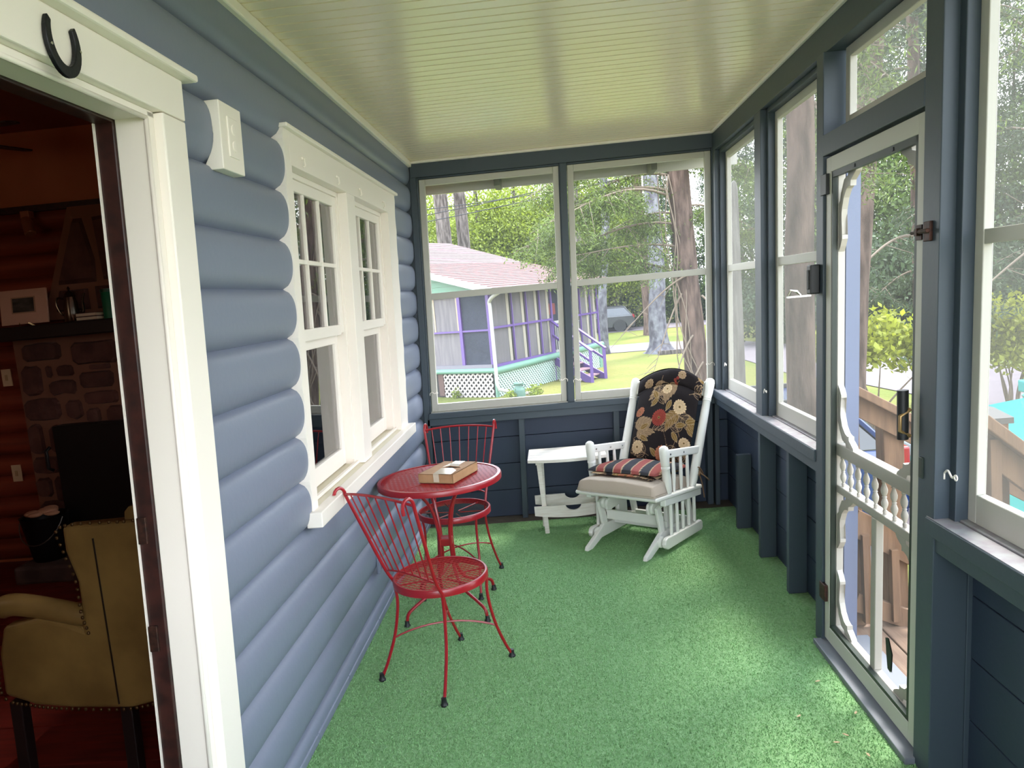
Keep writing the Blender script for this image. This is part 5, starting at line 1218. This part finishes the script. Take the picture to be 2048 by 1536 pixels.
boughs(T11, None, [((0, 0, 2.6+0.6*k), (2.6*math.cos(1.1*k+2.2), -2.2*abs(math.sin(1.1*k))-0.3, 2.2+0.62*k), 0.7, 18) for k in range(10)], 29, F_DK, leaf=0.055, dens=15)
def bush(name, lab, cx, cy, cz, r, n, m_, seed, ls=0.05, z0=-1.15, stems=7):
    e = empty(name, lab, 'bush', (cx, cy, z0)); c = ell(n, r[0], r[1], r[2], seed, 0.35)+np.array([0, 0, cz-z0])
    lobj('foliage', leaf_mesh('foliage', c, 34, 0.11, ls, m_, 0.6, seed=seed), e); rs_ = random.Random(seed); q = MB()
    for k in range(stems):
        p = c[rs_.randrange(len(c))]; q.tube(bez((rs_.uniform(-.1, .1), rs_.uniform(-.1, .1), 0), (rs_.uniform(-.2, .2), rs_.uniform(-.2, .2), 0.5), (p[0]*0.6, p[1]*0.6, p[2]*0.6), tuple(p), 10), [0.022*(1-0.08*i_) for i_ in range(11)], 6)
    q.build('stem', B_TW, e, smooth='all'); return e
bush('bright_bush', 'bright yellow green bush behind the screen door, in front of the lane', 6.05, 12.2, 0.36, (1.3, 0.9, 0.38), 110, F_BR, 31)
bush('bright_bush', 'bright yellow green bush in the near right window', 8.35, 12.6, 0.30, (0.65, 0.6, 0.62), 80, F_BR, 33)

# pale weathered plank leaning outside the far right window
q = MB(); q.prism([(2.44, -1.1), (2.57, -1.1), (2.552, 0.7), (2.572, 2.28), (2.562, 2.33), (2.545, 2.35), (2.530, 2.33), (2.524, 2.25), (2.455, 0.7)], lambda a, b_, d: (a, d, b_), 6.2, 6.24)
tag(q.build('weathered_plank', mat('weathered_pale_wood', 'b0aaa2', rough=0.9, col2='8f8882', nscale=8, stretch=(6, 1, 0.5)), bevel=0.004), 'pale weathered round topped plank leaning outside the farthest right window', 'plank')

# overhead wires
wl = empty('overhead_wires', 'dark overhead wires crossing behind the cottage roof', 'wires', (0, 0, 0))
for k, (za, zb_, y) in enumerate(((3.75, 5.6, 24), (4.0, 5.9, 24.5), (4.6, 5.4, 25))):
    q = MB(); q.tube([(-8+16*i_/12, y, za+(zb_-za)*i_/12-0.25*math.sin(PI*i_/12)) for i_ in range(13)], 0.014, 5); q.build('wire', BLACK, wl)

# ================================================================ neighbour cottage (local x along right face, y along left face)
CL = empty('cottage', 'neighbour cottage with pink shingled roof, purple trimmed screens and mint siding', 'house', (-0.7, 20.7, 0), math.atan2(0.867, 0.498))
PUR = mat('purple_paint', '70509e', rough=0.5); MINT = mat('mint_paint', '78a890', rough=0.5); WTR = mat('white_trim', 'c4c2be', rough=0.5)
CUR = mat('grey_lilac_curtain', '7e787c', rough=0.9, col2='91898c', nscale=3, stretch=(4, 4, 0.4)); DCUR = mat('dark_cloth_and_shade', '3c4050', rough=0.9, col2='343846', nscale=2, bump=(3, 0.5, 3, 0.1))
def cb(nm, m_, x0_, x1_, y0_, y1_, z0_, z1_, par=CL, bv=0): return MB().box(x0_, x1_, y0_, y1_, z0_, z1_).build(nm, m_, par, bevel=bv)
FZ = -0.33
cb('porch_floor', MINT, 0.02, 6.6, 0.02, 7.5, FZ-0.06, FZ)
# rounded mint band boards
MB().tube([(-0.05, -0.04, FZ-0.09), (6.65, -0.04, FZ-0.02)], 0.10, 14).build('band_board', MINT, CL, smooth=True)
MB().tube([(-0.04, -0.05, FZ-0.07), (-0.04, 7.5, FZ-0.07)], 0.075, 14).build('band_board', MINT, CL, smooth=True)
# right face posts, rails
for x in (0.03, 1.13, 1.92, 2.68, 3.38, 4.42, 5.29, 6.02, 6.56): cb('post', PUR, x-(0.035 if x in (0.03, 3.38, 4.42, 6.56) else 0.02), x+(0.035 if x in (0.03, 3.38, 4.42, 6.56) else 0.02), -0.03, 0.015, FZ, 1.85)
for a, b_ in ((0.03, 3.38), (4.42, 6.56)):
    cb('mid_rail', PUR, a, b_, -0.02, 0.03, 0.74, 0.80); cb('foot_rail', PUR, a, b_, -0.035, 0.03, FZ, FZ+0.09); cb('head_rail', PUR, a, b_, -0.02, 0.03, 1.74, 1.85)
xs_ = [0.03, 1.13, 1.92, 2.68, 3.38]
BEI2 = mat('cream_blind_edge', 'd2c8b4', rough=0.7)
for a, b_ in list(zip(xs_[:-1], xs_[1:])) + [(4.42, 5.29), (5.29, 6.02), (6.02, 6.56)]:
    cb('curtain', CUR, a+0.04, b_-0.04, 0.06, 0.07, FZ, 1.75); cb('blind_edge', BEI2, b_-0.20, b_-0.06, 0.045, 0.055, FZ, 1.75)
    cb('insect_screen', SCR_L, a+0.03, b_-0.03, 0.02, 0.022, FZ, 1.8)
# doorway on the right face: dark sheet painting the shade inside, white storm door
cb('door_opening', DCUR, 3.42, 4.38, 0.25, 0.27, FZ, 1.8); cb('storm_door', WTR, 4.02, 4.10, -0.02, 0.03, FZ, 1.8)
cb('storm_door_rail', WTR, 3.5, 4.1, 0.0, 0.03, 0.62, 0.70); cb('storm_door_rail', WTR, 3.5, 4.1, 0.0, 0.03, FZ+0.02, FZ+0.12)
for k in range(4): cb('door_baluster', WTR, 3.56+0.12*k, 3.59+0.12*k, 0.0, 0.03, FZ+0.1, 0.65)
cb('chair_behind_screen', mat('red_brown_seat', '8c3a34', rough=0.7), 3.5, 3.9, 0.15, 0.24, 0.9, 1.25)
# left face
for y in (0.03, 1.02, 3.2, 5.2): cb('post', PUR, -0.03, 0.04, y-0.05, y+0.05, FZ, 1.85)
cb('mid_rail', PUR, -0.02, 0.03, 0.03, 7.4, 0.70, 0.75); cb('head_rail', PUR, -0.02, 0.03, 0.03, 7.4, 1.74, 1.9); cb('foot_rail', mat('weathered_rail', '8e8a94', rough=0.8), -0.06, 0.03, 0.03, 7.4, FZ+0.0, FZ+0.10)
cb('dark_screen', DCUR, 0.03, 0.035, 0.08, 0.97, FZ, 1.74); cb('curtain', CUR, 0.06, 0.07, 1.07, 3.15, FZ, 1.74); cb('curtain', CUR, 0.06, 0.07, 3.25, 7.4, FZ, 1.74)
for y in (1.12, 1.95): cb('inner_window_trim', mat('tan_window_trim_%d' % int(y*10), 'c9b39a', rough=0.7), 0.045, 0.055, y, y+0.05, 0.75, 1.74)
# gable siding: horizontal mint boards
for k in range(11):
    z0_ = 1.72+0.15*k; y0_ = max(0.0, (z0_+0.145-1.79)/0.278-0.45); MB().box(-0.05+0.0, 0.0, y0_, 7.6, z0_, z0_+0.145).build('siding_board', MINT, CL)
# body walls behind to keep it solid
cb('inner_wall', mat('cottage_inner_wall', '7a7078', rough=0.9), 0.6, 6.0, 0.8, 7.4, FZ, 2.0)
# roof
ROOF = mat('pink_asphalt_shingle', '8a6c70', rough=0.9, col2='705558', nscale=6, ndetail=6); ROOF2 = mat('rusty_pink_shingle', '825854', rough=0.9, col2='6c4844', nscale=6)
def roofp(m_, nm, A_, B_, C_, D_, rows):
    """A,B eave ends ; D,C upper ends; courses as parts"""
    A_, B_, C_, D_ = map(Vector, (A_, B_, C_, D_)); nrm = (B_-A_).cross(D_-A_).normalized()
    if nrm.z < 0: nrm = -nrm
    base = MB(); off = nrm*-0.05; base.add([A_, B_, C_, D_, A_+off, B_+off, C_+off, D_+off], [(0,1,2,3),(7,6,5,4),(0,4,5,1),(1,5,6,2),(2,6,7,3),(3,7,4,0)])
    par = base.build(nm, m_, CL)
    for r_ in range(rows):
        t0, t1 = r_/rows, (r_+1)/rows; a, b_, c, d = A_.lerp(D_, t0), B_.lerp(C_, t0), B_.lerp(C_, t1), A_.lerp(D_, t1)
        q = MB(); q.add([a+nrm*0.02, b_+nrm*0.02, c+nrm*0.008, d+nrm*0.008, a, b_], [(0, 1, 2, 3), (4, 5, 1, 0)]); q.build('shingle_course', m_, par)
roofp(ROOF2, 'lower_roof', (-0.45, -0.45, 1.84), (7.05, -0.45, 1.88), (6.9, 3.0, 2.78), (-0.45, 3.0, 2.80), 16)
roofp(ROOF, 'upper_roof', (-0.45, 3.0, 2.80), (6.9, 3.0, 2.78), (6.4, 6.0, 3.80), (-0.45, 6.0, 3.85), 14)
roofp(ROOF, 'rear_roof', (-0.45, 10, 2.4), (6.6, 10, 2.4), (6.4, 6.0, 3.80), (-0.45, 6.0, 3.85), 1)
MB().bar((-0.47, -0.45, 1.78), (-0.47, 3.0, 2.74), 0.03, 0.17, up=(0, 0, 1)).build('rake_board', WTR, CL); MB().bar((-0.47, 3.0, 2.74), (-0.47, 6.0, 3.78), 0.03, 0.17).build('rake_board', WTR, CL)
MB().bar((-0.45, -0.50, 1.79), (7.05, -0.50, 1.82), 0.11, 0.10).build('gutter', WTR, CL)
cb('soffit', mat('soffit_grey', '8a8880', rough=0.8), -0.4, 6.9, -0.42, 0.0, 1.84, 1.86)
MB().tube(spl([(-0.20, -0.50, 1.72), (-0.22, -0.30, 1.62), (-0.13, -0.12, 1.50), (-0.12, -0.12, 1.38)], 4)+[Vector((-0.12, -0.12, -0.75)), Vector((-0.10, -0.16, -0.92)), Vector((0.1, -0.50, -1.04)), Vector((0.3, -1.0, -1.10))], 0.052, 10).build('downspout', WTR, CL, smooth=True)
# lattice skirts
LATW = mat('white_lattice', 'd8cec6', rough=0.7); LATM = mat('mint_lattice', 'd4f0e2', rough=0.6)
def lattice(par, m_, L_, z0_, z1_, place, pitch_, w, dark):
    H_ = z1_-z0_; n = int((L_+H_)/pitch_)+1
    for sgn in (1, -1):
        for k in range(-n, 2*n):
            s0 = k*pitch_; pts = []
            a0, a1 = s0, s0+sgn*H_; z_a, z_b = z0_, z1_
            # clip along to [0, L]
            def cl(av, zv, bv_, zb2):
                if av < 0: t = (0-av)/(bv_-av) if bv_ != av else 2; return (0, zv+(zb2-zv)*t) if 0 <= t <= 1 else None
                if av > L_: t = (L_-av)/(bv_-av) if bv_ != av else 2; return (L_, zv+(zb2-zv)*t) if 0 <= t <= 1 else None
                return (av, zv)
            p = cl(a0, z_a, a1, z_b); r_ = cl(a1, z_b, a0, z_a)
            if p is None or r_ is None or abs(p[0]-r_[0]) < 0.02: continue
            o_ = 0.006 if sgn > 0 else -0.006
            MB().bar(place(p[0], p[1], o_), place(r_[0], r_[1], o_), 0.010 if place == plR else 0.010, w, up=(0, 0, 1)).build('lattice_slat', m_, par)
plR = lambda a, z, o: (a, -0.02+o, z)
plL = lambda a, z, o: (-0.02+o, a, z)
lb = cb('lattice_shade_sheet', MINT, 0.0, 6.6, 0.02, 0.03, GZ0, FZ-0.1); lb['label'] = 'dark sheet standing for the shade behind the mint lattice'; lb.data.materials[0] = mat('painted_crawlspace_shade', '3c3a36', rough=1)  # shade under the floor painted as a dark sheet behind the slats
lattice(lb, LATM, 4.2, GZ0, FZ-0.12, plR, 0.125, 0.046, 1)
lattice(lb, LATM, 1.5, GZ0, FZ-0.12, lambda a, z, o: (a+4.9, -0.02+o, z), 0.125, 0.046, 1)
cb('corner_board', MINT, 6.4, 6.6, -0.05, 0.0, GZ0, FZ-0.1); cb('corner_board', MINT, -0.05, 0.06, -0.05, 0.0, GZ0, FZ-0.1)
lc = cb('lattice_shade_back', bpy.data.materials['painted_crawlspace_shade'], 0.02, 0.03, 0.0, 7.4, GZ0, FZ-0.1)  # dark sheet giving the crawlspace shade behind the white lattice
lattice(lc, LATW, 1.72, GZ0, FZ-0.14, lambda a, z, o: (-0.02+o, a+0.08, z), 0.165, 0.05, 1)
cb('skirt_post', mat('old_brown_post', '6a5048', rough=0.9), -0.05, 0.02, 1.80, 1.98, GZ0+0.05, FZ-0.1)
# stairs of the cottage
STL = empty('cottage_stairs', 'purple wooden stairs with railings leading up to the cottage door', 'stairs', (0, 0, 0))
A0, A1 = Vector((0.95, 23.6, 0)), Vector((1.35, 24.25, 0)); B0, B1 = Vector((2.03, 22.2, 0)), Vector((2.48, 22.95, 0))
PST = mat('pinkish_tread', 'a8808c', rough=0.7)
for k in range(5):
    t0, t1 = k/5+0.02, (k+1)/5+0.06; z = FZ-0.17*(k+1)+0.02
    a, b_, c, d = A0.lerp(B0, t0), A1.lerp(B1, t0), A1.lerp(B1, t1), A0.lerp(B0, t1)
    q = MB(); q.add([p+Vector((0, 0, zz)) for zz in (z-0.035, z) for p in (a, b_, c, d)], [(3,2,1,0),(4,5,6,7),(0,1,5,4),(1,2,6,5),(2,3,7,6),(3,0,4,7)]); q.build('tread', PST, STL)
for P0_, P1_ in ((A0, B0), (A1, B1)):
    q = MB(); q.bar(P0_+Vector((0, 0, FZ-0.18)), P1_+Vector((0, 0, GZ0+0.02)), 0.04, 0.24); q.build('stringer', PUR, STL)
    MB().box(P1_.x-0.045, P1_.x+0.045, P1_.y-0.045, P1_.y+0.045, GZ0, -0.20).build('newel_post', PUR, STL)
    MB().box(P0_.x-0.045, P0_.x+0.045, P0_.y-0.045, P0_.y+0.045, GZ0, 0.72).build('newel_post', PUR, STL)
    MB().bar(P0_+Vector((0, 0, 0.72)), P1_+Vector((0.05, -0.05, -0.22)), 0.09, 0.045).build('handrail', PUR, STL)
    MB().bar(P0_+Vector((0, 0, 0.28)), P1_+Vector((0, 0, -0.52)), 0.05, 0.07).build('mid_rail', PUR, STL)
# milk can
mc = empty('milk_can', 'old green milk can standing by the mint lattice', 'milk can', (-0.03, 19.75, GZ0))
MG = mat('milk_can_green', '5c8474', rough=0.6)
MB().lathe([(0.16, 0), (0.165, 0.02), (0.165, 0.26), (0.15, 0.30), (0.10, 0.36), (0.095, 0.41), (0.12, 0.44)], (0, 0, 0), 18).build('body', MG, mc, smooth=True)
MB().lathe([(0.10, 0.41), (0.125, 0.42), (0.13, 0.455), (0.11, 0.47), (0.03, 0.475)], (0, 0, 0), 18).build('lid', MG, mc, smooth=True)
for s_ in (-1, 1): MB().tube([(s_*0.12, 0, 0.32), (s_*0.18, 0, 0.37), (s_*0.18, 0, 0.41), (s_*0.10, 0, 0.40)], 0.012, 6).build('handle', MG, mc, smooth=True)
# low plants at cottage foot
for (x, y, s_, lab) in ((-0.25, 19.6, 1.0, 'leafy weed clump left of the milk can'), (0.35, 19.95, 1.2, 'leafy weed clump right of the milk can'), (-1.9, 21.2, 0.8, 'weed clump at the foot of the white lattice')):
    o = lobj('weed_clump', leaf_mesh('weed_clump', ell(14, 0.14, 0.14, 0.16, 60+int(x*10), 0.2)+np.array([0, 0, 0.18]), 22, 0.05, 0.035, F_YG, 0.5, seed=61)); o.location = (x, y, GZ0); o.scale = (s_, s_, s_); tag(o, lab, 'plant')
MB_ = MB().box(4.9, 7.2, 28.9, 29.05, GZ0, GZ0+0.16); tag(MB_.build('landscape_timber', B_GR), 'grey landscape timber lying right of the pale mottled trunk', 'timber')

# ================================================================ cars
def car(name, lab, loc, rz, paint, L_=4.6, W_=1.85, H_=1.55, hood=0.95, wag=True):
    """front towards +x"""
    e = empty(name, lab, 'car', loc, rz); PM = mat('paint_'+name, paint, rough=0.22, spec=0.6, coat=0.6)
    GL = mat('car_glass', '1c242c', rough=0.08, spec=0.8) if 'car_glass' not in bpy.data.materials else bpy.data.materials['car_glass']
    hl = L_/2
    body = [(-hl, 0.42), (-hl+0.02, 0.80), (-hl+0.10, hood+0.03), (-0.25*hl, hood+0.04), (0.42*hl, hood), (hl-0.25, hood-0.14), (hl-0.03, 0.66), (hl, 0.40), (hl-0.06, 0.24)]
    def arch(cx, r, n=9): return [(cx+r*math.cos(PI*i_/n), 0.26+r*0.92*math.sin(PI*i_/n)) for i_ in range(n+1)]
    wf, wr, R_ = hl*0.62, -hl*0.60, 0.37
    under = [(hl-0.06, 0.24)] + [(x, z) for x, z in arch(wf, R_+0.05)] + [(x, z) for x, z in arch(wr, R_+0.05)] + [(-hl+0.02, 0.26)]
    outline = body[:-1] + under
    bm_ = bmesh.new(); rows = []
    for yy_, sc, lift in ((-W_/2+0.07, 0.985, 0), (-W_/2, 1.0, 0), (-W_/2, 1.0, 0), (W_/2, 1.0, 0), (W_/2, 1.0, 0), (W_/2-0.07, 0.985, 0)):
        pass
    vv = [bm_.verts.new((x, -W_/2, z)) for x, z in outline]; f_ = bm_.faces.new(vv); r_ = bmesh.ops.extrude_face_region(bm_, geom=[f_])
    bmesh.ops.translate(bm_, verts=[g_ for g_ in r_['geom'] if isinstance(g_, bmesh.types.BMVert)], vec=(0, W_, 0)); bmesh.ops.recalc_face_normals(bm_, faces=bm_.faces)
    me = bpy.data.meshes.new('body'); bm_.to_mesh(me); bm_.free(); me.materials.append(PM); o = bpy.data.objects.new('body', me); COL.objects.link(o); o.parent = e
    md = o.modifiers.new('b', 'BEVEL'); md.width = 0.07; md.segments = 3; md.limit_method = 'ANGLE'; md.angle_limit = math.radians(50)
    xr0, xr1 = (-hl+0.12, -hl+0.55) if wag else (-0.55*hl, -0.25*hl); xf0, xf1 = 0.44*hl, 0.05*hl
    def cabin(nm, m_, s0, zt, infl, zb_):
        w0, w1 = W_/2-0.04+infl, W_/2-0.22+infl
        vs = []
        for (x, z, w) in ((xr0, zb_, w0), (xf0, zb_, w0), (xf1, zt, w1), (xr1, zt, w1)): vs += [(x, -w, z), (x, w, z)]
        return MB().add(vs, [(0, 2, 4, 6), (1, 7, 5, 3), (0, 1, 3, 2), (2, 3, 5, 4), (4, 5, 7, 6), (6, 7, 1, 0)]).build(nm, m_, e, bevel=0.04, seg=3)
    cabin('glasshouse', GL, 0, H_-0.05, 0, hood)
    MB().box(xr1-0.08, xf1+0.05, -(W_/2-0.21), W_/2-0.21, H_-0.07, H_).build('roof', PM, e, bevel=0.03, seg=3)
    for sy in (-1, 1):
        for (xa, xb_) in ((xr0, xr1), (xf0, xf1)):
            MB().bar((xa, sy*(W_/2-0.05), hood), (xb_, sy*(W_/2-0.215), H_-0.03), 0.07, 0.05).build('pillar', PM, e, bevel=0.01)
        xm = (xr0+xf0)/2; MB().bar((xm, sy*(W_/2-0.04), hood), (xm, sy*(W_/2-0.21), H_-0.03), 0.04, 0.06).build('pillar', BLACK, e)
        MB().box(xr1, xf1, sy*(W_/2-0.30)-0.02, sy*(W_/2-0.30)+0.02, H_, H_+0.05).build('roof_rail', BLACK if paint != '5a5c62' else CHROME, e, bevel=0.01)
        for wx in (wf, wr):
            o = MB().lathe([(R_, 0), (R_, 0.20)], (wx, sy*(W_/2-0.02)-(0.10 if sy > 0 else -0.10)-0.0, R_), 24, (0, sy, 0)).build('tyre', BLACK, e, smooth=True); o.location = (0, -sy*0.08, 0)
            q = MB().lathe([(R_*0.62, 0), (R_*0.60, 0.03), (0.05, 0.01)], (wx, sy*(W_/2+0.01), R_), 20, (0, sy, 0))
            for k in range(5):
                a = 2*PI*k/5; q.bar((wx, sy*(W_/2+0.03), R_), (wx+R_*0.6*math.cos(a), sy*(W_/2+0.03), R_+R_*0.6*math.sin(a)), 0.05, 0.02)
            q.build('wheel_rim', CHROME, o)
        MB().box(-hl-0.01, -hl+0.22, sy*(W_/2-0.02)-0.16*(sy > 0), sy*(W_/2-0.02)+0.16*(sy < 0), 0.78, 0.97).build('tail_light', mat('red_lamp', 'b01828', rough=0.2) if 'red_lamp' not in bpy.data.materials else bpy.data.materials['red_lamp'], e, bevel=0.02)
        MB().box(hl-0.22, hl+0.0, sy*(W_/2-0.02)-0.22*(sy > 0), sy*(W_/2-0.02)+0.22*(sy < 0), 0.60, 0.75).build('headlight', mat('clear_lamp', 'd8dce0', rough=0.15) if 'clear_lamp' not in bpy.data.materials else bpy.data.materials['clear_lamp'], e, bevel=0.02)
        MB().box(0.36*hl, 0.36*hl+0.10, sy*(W_/2+0.02)-0.0, sy*(W_/2+0.20), hood+0.02, hood+0.16).build('side_mirror', PM, e, bevel=0.02)
    MB().box(-hl-0.03, -hl+0.1, -W_/2+0.05, W_/2-0.05, 0.34, 0.52).build('bumper', BLACK, e, bevel=0.03); MB().box(hl-0.1, hl+0.03, -W_/2+0.05, W_/2-0.05, 0.30, 0.46).build('bumper', BLACK, e, bevel=0.03)
    MB().box(-hl-0.012, -hl+0.0, -0.25, 0.25, 0.62, 0.74).build('number_plate', GREY, e)
    return e
car('suv', 'dark grey sport utility car parked on the far driveway', (3.75, 47.2, GZ0), math.radians(176), '46484e', 4.5, 1.85, 1.5, 0.95)
car('blue_wagon', 'blue wagon parked beyond the stair rail, its rear end seen through the screen door', (2.12, 8.25, GZ0), math.radians(178), '24407e', 4.5, 1.75, 1.42, 0.92)
car('teal_car', 'turquoise car seen at the lower edge of the near right window', (7.12, 7.65, GZ0), math.radians(180), '28c8c8', 4.6, 1.8, 1.66, 1.14, False)
tag(MB().box(-1.5, 10.5, 6.9, 9.3, GZ0-0.1, GZ0+0.015).build('parking_pad', ROADM), 'gravel parking pad under the blue and turquoise cars', 'parking pad', kind='structure')
# red tipped driveway marker
dm = empty('driveway_marker', 'thin white driveway marker with red tip at the lane edge', 'marker', (8.45, 14.2, GZ0)); MB().tube([(0, 0, 0), (0, 0, 0.75)], 0.018, 6).build('rod', WTR, dm); MB().tube([(0, 0, 0.75), (0, 0, 1.0)], 0.03, 6).build('tip', mat('marker_red', 'c84a50', rough=0.6), dm)

# ================================================================ deck and stair rails outside the screen door
CED = mat('cedar_wood', 'a8805e', rough=0.75, col2='8c684c', nscale=6, ndetail=6, stretch=(6, 6, 0.8), bump=(20, 0.3, 5, 0.004)); CEDH = mat('cedar_boards', 'b8957a', rough=0.75, col2='a07c64', nscale=5, stretch=(6, 0.8, 6), bump=(20, 0.3, 5, 0.004))
dk = empty('entry_deck', 'small cedar deck outside the screen door', 'deck', (2.25, 2.6, -0.06))
for k in range(8):
    MB().box(0.02+k*0.142, 0.155+k*0.142, -1.15, 0.85, -0.03, 0.0).build('board', CEDH, dk, bevel=0.004)
q = MB(); q.box(0.0, 1.15, -1.15, -1.11, -0.22, -0.03); q.box(0.0, 1.15, 0.81, 0.85, -0.22, -0.03); q.box(1.10, 1.14, -1.15, 0.85, -0.22, -0.03); q.build('joist', CED, dk)
for (x, y) in ((1.05, -1.05), (1.05, 0.75)): MB().box(x-0.045, x+0.045, y-0.045, y+0.045, GZ0+0.06, -0.03).build('support_post', CED, dk)
def stair_rail(nm, lab, y, x0_, z0_, slope, L_, base, low=0):
    e = empty(nm, lab, 'railing', (0, 0, 0)); f = lambda x: z0_ + slope*(x-x0_)
    MB().bar((x0_, y, f(x0_)), (x0_+L_, y, f(x0_+L_)), 0.14, 0.036).build('cap_rail', CED, e, bevel=0.004)
    MB().bar((x0_, y, f(x0_)-0.065), (x0_+L_, y, f(x0_+L_)-0.065), 0.038, 0.088).build('upper_rail', CED, e, bevel=0.003)
    MB().bar((x0_, y, base(x0_)), (x0_+L_, y, base(x0_+L_)), 0.038, 0.088).build('lower_rail', CED, e, bevel=0.003)
    if low: MB().bar((x0_, y, f(x0_)-low), (x0_+L_, y, f(x0_+L_)-low), 0.038, 0.12).build('middle_rail', CED, e, bevel=0.003)
    n = int(L_/0.125)
    for k in range(n):
        x = x0_+0.05+k*0.125; MB().box(x-0.017, x+0.017, y-0.038, y-0.0, base(x)-0.10, f(x)-0.03-low).build('baluster', CED, e, bevel=0.002)
    return e
E1 = stair_rail('far_stair_rail', 'weathered cedar stair rail seen through the middle of the screen door', 3.40, 2.30, 1.07, -0.62, 1.9, lambda x: 0.07 if x < 2.9 else 0.07-0.62*(x-2.9), 0.62)
MB().box(2.27, 2.36, 3.42, 3.51, -0.9, 1.02).build('newel_post', CED, E1, bevel=0.004); MB().box(2.46, 2.55, 3.41, 3.50, -0.9, 0.93).build('newel_post', CED, E1, bevel=0.004)
E2 = stair_rail('near_stair_rail', 'weathered cedar stair rail crossing the near right window', 2.42, 2.32, 1.095, -0.87, 1.6, lambda x: 0.07 if x < 2.7 else 0.07-0.85*(x-2.7))
MB().box(2.40, 2.49, 2.52, 2.61, -0.9, 1.04).build('newel_post', CED, E2, bevel=0.004)
q = MB(); q.box(2.39, 2.50, 2.51, 2.62, 1.04, 1.06); q.add([(2.39, 2.51, 1.06), (2.50, 2.51, 1.06), (2.50, 2.62, 1.06), (2.39, 2.62, 1.06), (2.43, 2.55, 1.09), (2.46, 2.55, 1.09), (2.46, 2.58, 1.09), (2.43, 2.58, 1.09)], [(0, 1, 5, 4), (1, 2, 6, 5), (2, 3, 7, 6), (3, 0, 4, 7), (4, 5, 6, 7)])
q.build('post_cap', mat('grey_post_cap', '6c6a68', rough=0.5), E2)['label'] = 'grey pyramid post cap'
for k in range(4):
    MB().box(3.42+0.27*k, 3.70+0.27*k, 1.90, 3.45, -0.28-0.2*k, -0.245-0.2*k).build('tread', CEDH, dk).location = (-2.25, -2.6, 0.06)
# blue outer corner boards of the porch seen beyond the door
oc = tag(MB().box(2.142, 2.197, 3.115, 3.147, -0.9, 2.13).build('trim_6', mat('light_blue_outer_trim', '8390b4', rough=0.5), lean=True), 'light blue outer door casing of the porch', 'trim', kind='structure')
MB().box(2.205, 2.255, 3.02, 3.09, -0.05, 0.72).build('outer_stile', WHITE, oc, lean=True) if False else None
